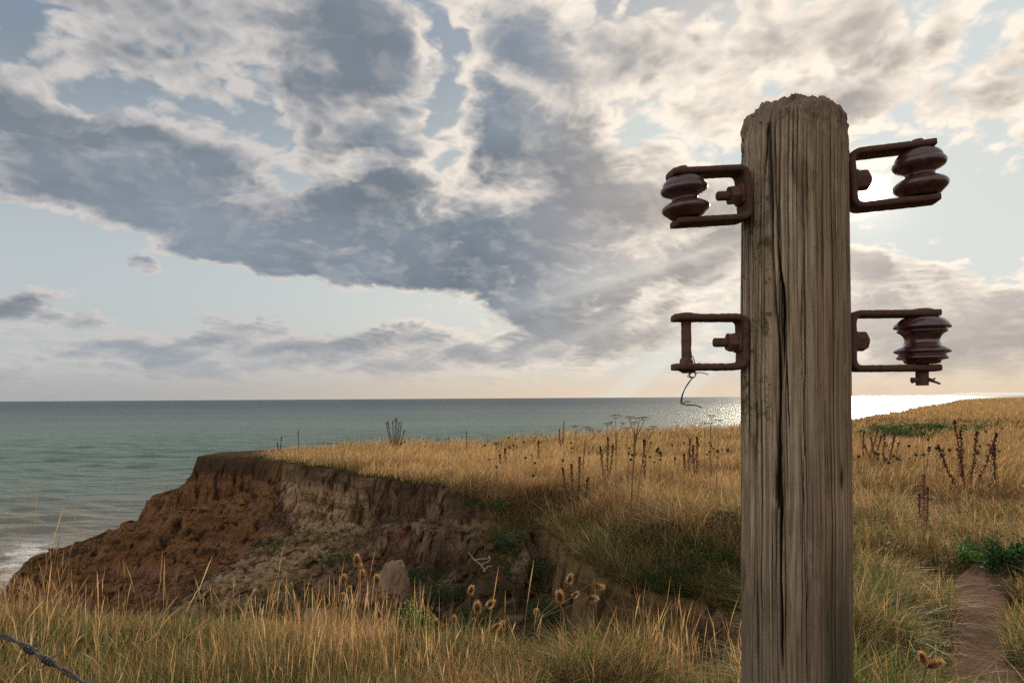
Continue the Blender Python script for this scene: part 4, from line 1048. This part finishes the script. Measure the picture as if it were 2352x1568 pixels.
teasel((1200, 1480), [(1309, 1329, .25, 1, 38, 0), (1374, 1345, 1, -.12, 46, .02), (1361, 1373, 1, .18, 42, -.03), (1321, 1365, .8, .6, 30, .03)], 4.7, 'tall branching teasel leaning right with four seed heads', 1, joint=(1232, 1420))
teasel((1284, 1560), [(1286, 1370, -.15, 1, 50, 0)], 4.3, 'single upright teasel head in front of the leaning teasel', 11)
teasel((1241, 1540), [(1233, 1407, -.1, 1, 32, 0)], 4.4, 'small upright teasel just left of the leaning teasel', 21)
teasel((1305, 1570), [(1301, 1462, .2, 1, 36, 0)], 4.2, 'low teasel head above the grass below the leaning teasel', 31)
teasel((1078, 1500), [(1082, 1355, .25, 1, 36, 0)], 4.8, 'pale teasel head highest of the middle clump', 41)
teasel((1075, 1480), [(1127, 1386, .7, .7, 40, 0)], 4.6, 'teasel head tilted to the right in the middle clump', 51)
teasel((1098, 1540), [(1097, 1395, -.05, 1, 46, 0)], 4.3, 'plump upright teasel head in the middle of the clump', 61)
teasel((1070, 1500), [(1087, 1427, .3, 1, 26, 0)], 4.4, 'smallest teasel head of the middle clump', 71)
teasel((1072, 1448), [(1141, 1438, .6, .6, 34, 0)], 4.3, 'teasel head on a stem lying out to the right', 81)
teasel((1160, 1540), [(1155, 1436, 0, 1, 36, .1)], 4.4, 'teasel half hidden behind straw at the right of the clump', 91)
teasel((1002, 1530), [(1002, 1432, 0, 1, 38, 0)], 4.4, 'brown teasel among straw left of the middle clump', 101)
teasel((1046, 1540), [(1044, 1423, -.3, 1, 34, 0)], 4.5, 'bent pale teasel among the tall straw', 111)
teasel((826, 1420), [(820, 1286, 0, 1, 42, 0), (829, 1302, 0, 1, 26, .02), (832, 1322, 0, 1, 46, .03)], 5.0, 'dark teasel with stacked heads against the slumped clay', 121, joint=(825, 1350))
teasel((790, 1440), [(790, 1331, 0, 1, 40, 0), (803, 1352, .3, 1, 22, 0)], 5.0, 'dark teasel left of the stacked teasel', 131, joint=(794, 1380))
teasel((866, 1440), [(866, 1331, 0, 1, 40, 0)], 5.1, 'single dark teasel right of the stacked teasel', 141)
teasel((787, 1450), [(787, 1370, .2, 1, 30, 0)], 4.9, 'low ragged teasel at the left of the gully straw', 151)
teasel((2112, 1590), [(2120, 1512, -.4, .9, 50, 0), (2148, 1524, .9, .5, 60, 0)], 2.7, 'two brown teasel heads beside the footpath', 161, joint=(2124, 1550), group=None)

def dock(px, py_top, py_base, Y, n, spread, label, seed, col=(.095, .034, .026), thick=1.0, group='dead dock plants on the clifftop'):
    rg = np.random.default_rng(seed); b = at(px, py_base, Y); b.z = min(b.z, gz(b.x, b.y)) if Y > 10 else gz(b.x, b.y)
    H = at(px, py_top, Y).z - b.z; root = empty('dock_plant', tuple(b)); tag(root, label, 'dock plant', group)
    for i in range(n):
        f = 0 if n == 1 else (i / (n - 1) * 2 - 1); h = H * (1 - .35 * abs(f) * rg.uniform(.3, 1)) if i != n // 2 else H
        tip = Vector((b.x + f * spread + rg.normal(0, .01), b.y + rg.normal(0, spread * .5), b.z + h))
        mid = b.lerp(tip, .45) + Vector((f * spread * .22, 0, 0))
        st = smooth_path([tuple(b), tuple(mid), tuple(tip)], 3)
        stem = plant_mesh('stem', [tube(st, [.007 * thick * (1 - .6 * q / (len(st) - 1)) for q in range(len(st))], 5)], M_DRY, root, tuple(c * 1.2 for c in col))
        # whorls of papery seeds
        m = 240; u = np.linspace(.38, 1, m) + rg.normal(0, .006, m); u = u.clip(.36, 1); idx = u * (len(st) - 1); lo = np.floor(idx).astype(int).clip(0, len(st) - 2); fr_ = (idx - lo)[:, None]
        c = st[lo] * (1 - fr_) + st[lo + 1] * fr_; rad_ = .034 * thick * (1.15 - u) ** .5
        o_ = rg.normal(0, 1, (m, 3)) * rad_[:, None] * .55; s_ = .015 * thick * rg.uniform(.6, 1.3, m)[:, None]
        d1 = rg.normal(0, 1, (m, 3)); d1 /= np.linalg.norm(d1, axis=1)[:, None]; d2 = np.cross(d1, rg.normal(0, 1, (m, 3))); d2 /= np.linalg.norm(d2, axis=1)[:, None]
        V = np.stack([c + o_ - d1 * s_, c + o_ + d2 * s_ * .7, c + o_ + d1 * s_, c + o_ - d2 * s_ * .7], 1).reshape(-1, 3)
        plant_mesh('seed_spike', [(V, np.arange(m * 4).reshape(m, 4))], M_DRY, root, col, .35)
    return root
dock(908, 960, 1017, 24.5, 8, .30, 'large many stemmed dead dock on the far plateau edge', 3)
dock(642, 1003, 1035, 25.0, 2, .10, 'pair of thin dock stems near the headland tip', 4, thick=.9)
dock(686, 990, 1033, 24.6, 1, 0, 'single tall thin dock right of the pair near the tip', 5, thick=.9)
dock(1289, 968, 1008, 24, 2, .09, 'dark dock spike against the sea in mid plateau', 6)
dock(1072, 990, 1012, 24.5, 1, 0, 'tiny lone dock spike on the plateau skyline', 7, thick=.8)
dock(1394, 1004, 1058, 13.0, 3, .12, 'triple dock spike behind the umbellifers', 8)
dock(1481, 1010, 1062, 12.5, 1, .0, 'thick single dock spike right of the umbellifers', 9, thick=1.3)
dock(1578, 1007, 1062, 13.5, 2, .06, 'slim dark dock left of the pole', 10)
dock(1597, 1005, 1066, 13.0, 2, .05, 'brown dock closest to the pole on its left', 12)
dock(2219, 968, 1062, 11.0, 5, .32, 'tall dark red dock with spreading stems in the right meadow', 13, col=(.115, .032, .030), thick=1.15)
dock(2283, 1022, 1075, 11.0, 1, 0, 'short dark dock at the right of the meadow', 14, thick=1.2)
dock(2122, 1092, 1178, 7.8, 3, .10, 'reddish brown dock clump low in the right meadow', 15, col=(.15, .065, .045), thick=.7)
dock(1985, 985, 1015, 15, 4, .35, 'low rusty dock cluster beside the pole on its right', 16, col=(.14, .065, .045), group=None)
dock(2030, 992, 1018, 15, 6, .5, 'rusty dock thicket right of the rusty cluster', 17, col=(.15, .075, .05), group=None)
dock(1156, 1030, 1050, 15.0, 2, .06, 'dark dock at the brow of the bay', 18)
dock(1237, 1012, 1032, 17.0, 1, 0, 'tiny dark dock on the slope right of the bay', 19)
dock(1322, 1050, 1088, 11.5, 4, .22, 'brown brushy dock by the brow of the near bank', 20, col=(.12, .06, .035))

def umbel_head(c, Rr_, seed, up=Vector((0, 0, 1)), thick=.0013):
    rg = np.random.default_rng(seed); parts = []; n = 11
    for i in range(n):
        a = i * 2.4 + seed; q = math.sqrt((i + .5) / n); e = c + Vector((math.cos(a) * q * Rr_, math.sin(a) * q * Rr_, Rr_ * (.62 - .2 * q * q)))
        parts.append(tube([tuple(c), tuple(c.lerp(e, .6) + Vector((0, 0, -.004))), tuple(e)], thick, 4))
        for k in range(6):
            b_ = k * 1.05 + i; f = e + Vector((math.cos(b_) * Rr_ * .2, math.sin(b_) * Rr_ * .2, Rr_ * .12))
            parts.append(tube([tuple(e), tuple(f)], [thick * .7, thick * 1.9], 4))
    return parts
def umbel(base, heads, Y, label, seed, joint=None, size=.075, r=.006, group='tall dead umbellifers on the bank', col=(.22, .14, .085)):
    b = at(base[0], base[1], Y); b.z = gz(b.x, b.y); root = empty('umbellifer', tuple(b)); tag(root, label, 'umbellifer', group)
    jt = at(joint[0], joint[1], Y) if joint else None
    for i, (px, py, sc) in enumerate(heads):
        c = at(px, py, Y + .05 * math.sin(i * 2.2 + seed))
        pts = [tuple(b), tuple(jt), tuple(jt.lerp(c, .55) + Vector((0, 0, -.02))), tuple(c)] if jt and (i or joint) else [tuple(b), tuple(b.lerp(c, .5) + Vector((.01, 0, 0))), tuple(c)]
        st = smooth_path(pts, 2); k = len(st)
        plant_mesh('stem', [tube(st, [r * (1 - .65 * q / (k - 1)) * (1 if i == 0 else .8) for q in range(k)], 6)], M_DRY, root, col)
        plant_mesh('flower_head', umbel_head(c, size * sc, seed + i), M_DRY, root, tuple(q * 1.1 for q in col), .3)
    return root
umbel((1414, 1075), [(1414, 962, 1.15), (1403, 972, .5), (1431, 975, .5)], 9.5, 'tallest umbellifer standing straight against the sea', 1, joint=(1415, 992))
umbel((1440, 1090), [(1468, 968, 1.0), (1447, 964, .9), (1479, 966, 1.0), (1456, 976, .8)], 8.8, 'stout branching umbellifer with four flat heads', 5, joint=(1459, 1005), r=.010)
umbel((1450, 1080), [(1500, 985, .8), (1489, 990, .7)], 9.0, 'umbellifer leaning right of the stout one', 7, joint=(1478, 1030))
umbel((1334, 1062), [(1348, 987, 1.0), (1357, 991, .9), (1376, 993, .8)], 11.0, 'umbellifer with three small heads left of the tall one', 9, joint=(1341, 1018))
umbel((1336, 1045), [(1320, 983, .9)], 11.5, 'thin umbellifer leaning left on the skyline', 12)
umbel((1385, 1062), [(1395, 979, 1.1)], 11.0, 'umbellifer just left of the tallest one', 15)
umbel((1443, 1060), [(1440, 989, 1.1)], 11.5, 'short umbellifer behind the stout branching one', 18)
umbel((1630, 1060), [(1634, 960, 1.0), (1632, 974, .6)], 11.0, 'tall thin umbellifer a little left of the pole', 21, joint=(1632, 990))
umbel((1642, 1066), [(1651, 970, .9)], 11.0, 'thin umbellifer closest to the pole', 24)
umbel((1616, 1050), [(1618, 975, .8)], 12.0, 'short thin umbellifer left of the tall thin one', 27)
umbel((1560, 1020), [(1552, 970, .5), (1557, 978, .4)], 20.0, 'spindly stem on the skyline left of the pole', 30, joint=(1555, 995), r=.005)

def thistle(px, py, Y, hpx, label, seed, n=9, col=(.10, .055, .035)):
    rg = np.random.default_rng(seed); b = at(px, py, Y); b.z = gz(b.x, b.y); H = hpx / FOC * Y
    root = empty('thistle', tuple(b)); tag(root, label, 'thistle')
    for i in range(n):
        f = (i / max(1, n - 1) * 2 - 1); e = b + Vector((f * H * .55, rg.normal(0, H * .2), H * (1 - .30 * f * f) * rg.uniform(.8, 1.02)))
        st = smooth_path([tuple(b), tuple(b.lerp(e, .5) + Vector((f * .01, 0, -.02))), tuple(e)], 2)
        plant_mesh('stem', [tube(st, .006, 5)], M_DRY, root, col)
        plant_mesh('seed_head', spiky_head(tuple(e), (f * .4, 0, 1), .075, .03, 120, .02, seed=seed + i), M_DRY, root, tuple(c * 1.25 for c in col), .4)
    return root
thistle(1526, 1112, 8.5, 66, 'dark brown dead thistle clump on the near bank', 3)
thistle(1548, 1125, 8.0, 36, 'low dark thistle right of the tall thistle', 4, 7, (.13, .075, .05))
thistle(1660, 1470, 4.9, 50, 'pale woolly thistle beside the foot of the pole', 5, 8, (.30, .21, .15))

# little dark seed heads of wild carrot: one model, many copies
def carrot_proto(seed):
    rg = np.random.default_rng(seed); root = empty('wild_carrot', (0, 0, 0)); e = Vector((rg.normal(0, .04), 0, .55))
    plant_mesh('stem', [tube(smooth_path([(0, 0, 0), (e.x * .2, .01, .3), tuple(e)], 2), .0022, 4)], M_DRY, root, (.14, .085, .05))
    pts = []
    for k in range(9):
        a = k * .7; pts.append(tube([tuple(e), tuple(e + Vector((math.cos(a) * .022, math.sin(a) * .022, .016))), tuple(e + Vector((math.cos(a) * .015, math.sin(a) * .015, .034)))], [.002, .005, .003], 4))
    plant_mesh('seed_head', pts, M_DRY, root, (.075, .045, .03))
    return root
protos = [carrot_proto(s_) for s_ in (1, 2, 3)]
CL = ['tiny dark seed head breaking the skyline of the left plateau', 'tiny dark seed head on the plateau skyline behind the umbellifers', 'dark seed head on the brow of the bay', 'dark seed head among the umbellifers left of the pole', 'dark seed head in the open meadow right of the pole', 'tiny dark seed head in the golden plateau grass by the big dock', 'tiny seed head in the far grass right of the pole']
rgc = np.random.default_rng(77); spots = []
for ir, (x0, x1, y0, y1, Y0, Y1, n, sc) in enumerate(((960, 1300, 997, 1012, 22, 25, 26, .8), (1300, 1690, 985, 1010, 20, 26, 26, .8), (1120, 1330, 1000, 1060, 12, 17, 26, .9), (1440, 1690, 1010, 1060, 10, 15, 34, .8),
                                       (1970, 2300, 1000, 1060, 9, 14, 40, .8), (850, 1010, 1010, 1040, 19, 23, 14, .8), (1960, 2310, 968, 990, 16, 24, 24, .9))):
    for _ in range(n):
        px, py, Yd = rgc.uniform(x0, x1), rgc.uniform(y0, y1), rgc.uniform(Y0, Y1); c = at(px, py, Yd); g0 = gz(c.x, c.y)
        _, d_, _ = ground(np.array([c.x]), np.array([c.y]))
        if d_[0] < .1: continue
        spots.append((c.x, c.y, g0, max(.25, min(1.5, (c.z - g0) / .58)), rgc.uniform(0, 6.28), ir))
first = [True] * 3
for i, (x_, y_, z_, s_, rz, ir) in enumerate(spots):
    pr_ = protos[i % 3]
    if first[i % 3]: o = pr_; first[i % 3] = False
    else:
        o = pr_.copy(); COL.objects.link(o)
        for ch in list(pr_.children):
            c2 = ch.copy(); COL.objects.link(c2); c2.parent = o
    o.location = (x_, y_, z_); o.rotation_euler = (0, 0, rz); o.scale = (1, 1, s_)
    tag(o, CL[ir], 'wild carrot', 'dried wild carrot heads in the grass')

# ------------------------------------------------------------------ green scrub in the gully and on the banks
def bush(x, y, r, h, n, label, seed, col=(.045, .085, .03), group=None, leaf=.03, z=None):
    rg = np.random.default_rng(seed); z0 = gz(x, y) if z is None else z; root = empty('low_bush', (x, y, z0)); tag(root, label, 'bush', group)
    parts = []
    for i in range(9):
        a = i * 2.4; q = math.sqrt((i + .5) / 9) * r * .8
        parts.append(tube([(x, y, z0 - .02), (x + math.cos(a) * q * .5, y + math.sin(a) * q * .5, z0 + h * .5), (x + math.cos(a) * q, y + math.sin(a) * q, z0 + h * (.95 - .4 * (q / r) ** 2))], [.006, .004, .002], 4))
    plant_mesh('stems', parts, M_DRY, root, (.09, .065, .04))
    k = 22; cc = rg.normal(0, 1, (k, 3)) * [r * .62, r * .62, h * .26] + [x, y, z0 + h * .5]
    ci = rg.integers(0, k, n); c = cc[ci] + rg.normal(0, 1, (n, 3)) * [r * .15, r * .15, h * .22] * rg.uniform(.4, 1.5, (k, 1))[ci]
    c[:, 2] = np.maximum(c[:, 2], z0 - .02)
    s_ = leaf * rg.uniform(.5, 1.3, n)[:, None]; d1 = rg.normal(0, 1, (n, 3)) + [0, 0, .5]; d1 /= np.linalg.norm(d1, axis=1)[:, None]
    d2 = np.cross(d1, rg.normal(0, 1, (n, 3))); d2 /= np.linalg.norm(d2, axis=1)[:, None]
    V = np.stack([c, c + d1 * s_ * .5 + d2 * s_ * .3, c + d1 * s_, c + d1 * s_ * .5 - d2 * s_ * .3], 1).reshape(-1, 3)
    C = np.repeat(np.array(col)[None] * rg.uniform(.6, 1.6, (n, 1)) * np.array([1, 1, 1]), 4, 0)
    mesh_np('foliage', V - np.array(root.location), np.arange(n * 4).reshape(n, 4), M_LEAF, root, smooth=False, attrs={'tint': C})
    return root
def bush_at(px, py, Y, r, h, n, label, seed, **k):
    c = at(px, py, Y); return bush(c.x, c.y, r, h, n, label, seed, **k)
GB = 'green scrub in the gully'
for a_ in ((930, 1265, 11.6, .50, .26, 2600, 'dark green bush on the slumped clay left of the boulder', 1), (1010, 1300, 10.2, .55, .30, 3000, 'broad dark bush in the middle of the gully floor', 2),
           (905, 1375, 8.4, .40, .22, 2200, 'bush in front of the pinkish boulder', 3), (1085, 1310, 9.2, .28, .22, 1400, 'small bush beside the dead branch', 4),
           (1180, 1215, 10.9, .36, .20, 1700, 'leafy patch on top of the clay spur', 5), (1215, 1250, 10.4, .34, .22, 1700, 'bush in the shadow under the near bank', 6),
           (1270, 1300, 8.9, .30, .34, 1900, 'taller green bush against the near bank wall', 7), (760, 1262, 13.2, .42, .20, 1700, 'small bush near the pale clay slope', 8),
           (650, 1215, 16.5, .40, .18, 1000, 'tiny bush at the foot of the ochre cliff', 9), (1340, 1420, 7.0, .42, .30, 2200, 'dark bush low in the gully right of the teasels', 10),
           (1120, 1170, 12.6, .40, .16, 1500, 'grey green weeds on the slumped shelf', 11), (700, 1330, 10.0, .40, .2, 1500, 'dark bush behind the left foreground straw', 12),
           (1010, 1370, 8.0, .45, .24, 2200, 'bush on the gully floor behind the middle teasels', 13), (480, 1330, 14.0, .45, .2, 1000, 'scrubby patch low on the left slope', 14)):
    bush_at(*a_[:7], a_[7], group=GB)
for a_ in ((1640, 1275, 8.0, .50, .22, 2600, 'lush green bush on the brow left of the pole', 21), (1570, 1315, 7.8, .42, .20, 2400, 'dark green bush on the brow of the near bank', 22), (1470, 1235, 9.0, .35, .14, 1300, 'green patch in the dry grass of the near bank', 23),
           (1690, 1205, 8.8, .3, .2, 1300, 'green bush beside the pole at grass level', 24)):
    bush_at(*a_[:7], a_[7], col=(.05, .075, .022), group='green bushes on the near bank', leaf=.032)
for a_ in ((2090, 966, 30, 1.3, .42, 2600, 'dark green bramble clump in the dip on the right', 31), (2150, 962, 31, 1.7, .5, 3200, 'largest green bramble clump in the dip', 32), (2040, 970, 29, 1.2, .35, 2000, 'bramble clump nearest the pole', 33), (2205, 962, 33, 1.2, .36, 2000, 'rightmost bramble clump in the dip', 34)):
    bush_at(*a_[:7], a_[7], col=(.055, .09, .03), group='brambles in the clifftop dip', leaf=.09)
bush_at(2300, 1270, 6.7, .35, .10, 2200, 'bright green leafy tuft beyond the end of the footpath', 41, col=(.08, .16, .035), leaf=.04)
bush_at(2335, 1330, 6.1, .25, .3, 2000, 'dark green weeds at the right side of the footpath', 42, col=(.03, .07, .02), leaf=.04)
bush_at(955, 1440, 4.6, .14, .24, 900, 'pale green feathery plant among the foreground grass', 43, col=(.16, .24, .06), leaf=.02)
bush_at(1330, 1530, 4.2, .12, .14, 700, 'small green weed right of the teasels', 44, col=(.14, .22, .06), leaf=.02)

# ------------------------------------------------------------------ clay blocks, branch, barbed wire
M_CLAY = {}
def clay(name, a, b):
    m, g, p, out = new_mat(name); co = g.coord('Object'); n = g.noise(co, 5, 6, .65); n2 = g.noise(g.mapping(co, sc=(1, 1, .3)), 14, 5, .6)
    c = g.mix(n, a + (1,), b + (1,)); c = g.mix(g.rng(n2, .55, .7, 0, .5), c, tuple(q * .45 for q in a) + (1,)); g.put(p.inputs['Base Color'], c)
    p.inputs['Roughness'].default_value = .95; g.put(p.inputs['Normal'], g.bump(g.m('ADD', n, n2), .9, .05)); return m
M_PINK = clay('pink_clay', (.16, .082, .056), (.33, .19, .13)); M_BUFF = clay('buff_clay', (.17, .105, .065), (.38, .26, .17))
def block(px, py, Y, size, mat, label, seed, sink=.3, rot=0):
    c = at(px, py, Y); z0 = gz(c.x, c.y); bm = bmesh.new(); bmesh.ops.create_icosphere(bm, subdivisions=6, radius=1.0)
    V = np.array([v.co[:] for v in bm.verts]); F = np.array([[v.index for v in f.verts] for f in bm.faces]); bm.free()
    rg = np.random.default_rng(seed)
    for _ in range(9):                                   # chop flat facets
        nrm = rg.normal(0, 1, 3); nrm /= np.linalg.norm(nrm); dd_ = V @ nrm; lim = rg.uniform(.55, .8); V = V - nrm[None] * np.maximum(dd_ - lim, 0)[:, None] * .9
    V[:, :2] *= (1 - .42 * V[:, 2])[:, None]
    V = V * (1 + .22 * fbm(V[:, 0] * 2.2 + seed, V[:, 1] * 2.2, V[:, 2] * 2.2, oct=5, seed=seed, gain=.68)[:, None])
    V = V * np.array(size)
    o = mesh_np('clay_block', V, F, mat); o.location = (c.x, c.y, z0 + size[2] * (1 - sink * 2) * .5); o.rotation_euler = (R(12), R(rot), R(seed * 37))
    tag(o, label, 'clay block', 'fallen clay blocks in the gully'); return o
block(893, 1330, 9.9, (.34, .3, .50), M_BUFF, 'tall pinkish pointed clay block on the gully floor', 3)
block(748, 1345, 9.6, (.46, .3, .20), M_BUFF, 'flat buff clay slab behind the left teasels', 5, rot=-22)
block(858, 1375, 9.0, (.2, .2, .15), M_PINK, 'small pink clod below the pointed block', 7)
block(1140, 1140, 13.2, (.32, .25, .14), M_PINK, 'pink clay cap lying on the slumped shelf', 9)
block(655, 1300, 11.6, (.3, .3, .14), M_PINK, 'low red clay lump at the foot of the left slope', 11)
c0 = at(1110, 1270, 9.3); z0 = gz(c0.x, c0.y)
br = empty('dead_branch', tuple(at(1114, 1308, 9.2))); tag(br, 'bare forked dead branch sticking out of the gully scrub', 'branch')
bp = [[(1114, 1312), (1105, 1296), (1090, 1286), (1076, 1268)], [(1105, 1296), (1120, 1290), (1127, 1284), (1122, 1276)], [(1092, 1286), (1108, 1282), (1118, 1284), (1126, 1277)], [(1110, 1312), (1120, 1300), (1130, 1300)]]
plant_mesh('twigs', [tube(smooth_path([tuple(at(a, b, 9.2 + .02 * i)) for i, (a, b) in enumerate(q)], 2), [.011 - .0004 * k for k in range(len(smooth_path([(0, 0, 0)] * len(q), 2)))], 6) for q in bp], M_DRY, br, (.42, .33, .22))

bw = empty('barbed_wire', tuple(at(80, 1500, .76))); tag(bw, 'twisted rusty barbed wire crossing the lower left corner', 'barbed wire')
A_ = [at(-90, 1425, .82), at(33, 1467, .78), at(85, 1502, .76), at(130, 1528, .75), at(230, 1590, .72)]
cl = smooth_path([tuple(a) for a in A_], 4); M_BW, g, p, out = new_mat('galvanised_old_wire'); g.put(p.inputs['Base Color'], g.mix(g.rng(g.noise(g.coord('Object'), 120, 4), .45, .65), (.075, .082, .092, 1), (.10, .06, .04, 1))); p.inputs['Metallic'].default_value = .3; p.inputs['Roughness'].default_value = .6
Lc = np.concatenate([[0], np.cumsum(np.linalg.norm(np.diff(cl, axis=0), axis=1))])
tt = np.arange(0, Lc[-1], .0015); cc = np.stack([np.interp(tt, Lc, cl[:, k]) for k in range(3)], -1)
for k in (0, 1):
    ph_ = tt / .075 * 2 * math.pi + k * math.pi; off = np.stack([np.sin(ph_) * .35, np.cos(ph_) * .6, np.sin(ph_) * .7], -1) * .0021
    V, F = tube((cc + off)[::2], .0014, 6); mesh_np('strand', V - np.array(bw.location), F, M_BW, bw)
for px, py in ((58, 1484), (122, 1524)):
    c = at(px, py, .76); i = np.argmin(((cc - np.array(c)) ** 2).sum(1)); c = Vector(cc[i]); ax = Vector(cc[min(i + 5, len(cc) - 1)] - cc[i - 5]).normalized(); u = ax.orthogonal().normalized(); w = ax.cross(u)
    hel = [tuple(c + ax * (q - 12) * .0007 + (u * math.cos(q * .9) + w * math.sin(q * .9)) * .0038) for q in range(25)]
    e = [tube(hel, .0010, 6)]
    for sgn, v in ((1, u), (-1, u), (1, w), (-1, w)): e.append(tube([tuple(c + v * sgn * .004), tuple(c + v * sgn * .010 + ax * sgn * .003)], [.0011, .0004], 6))
    V, F = join(e); mesh_np('barb', V - np.array(bw.location), F, M_BW, bw)
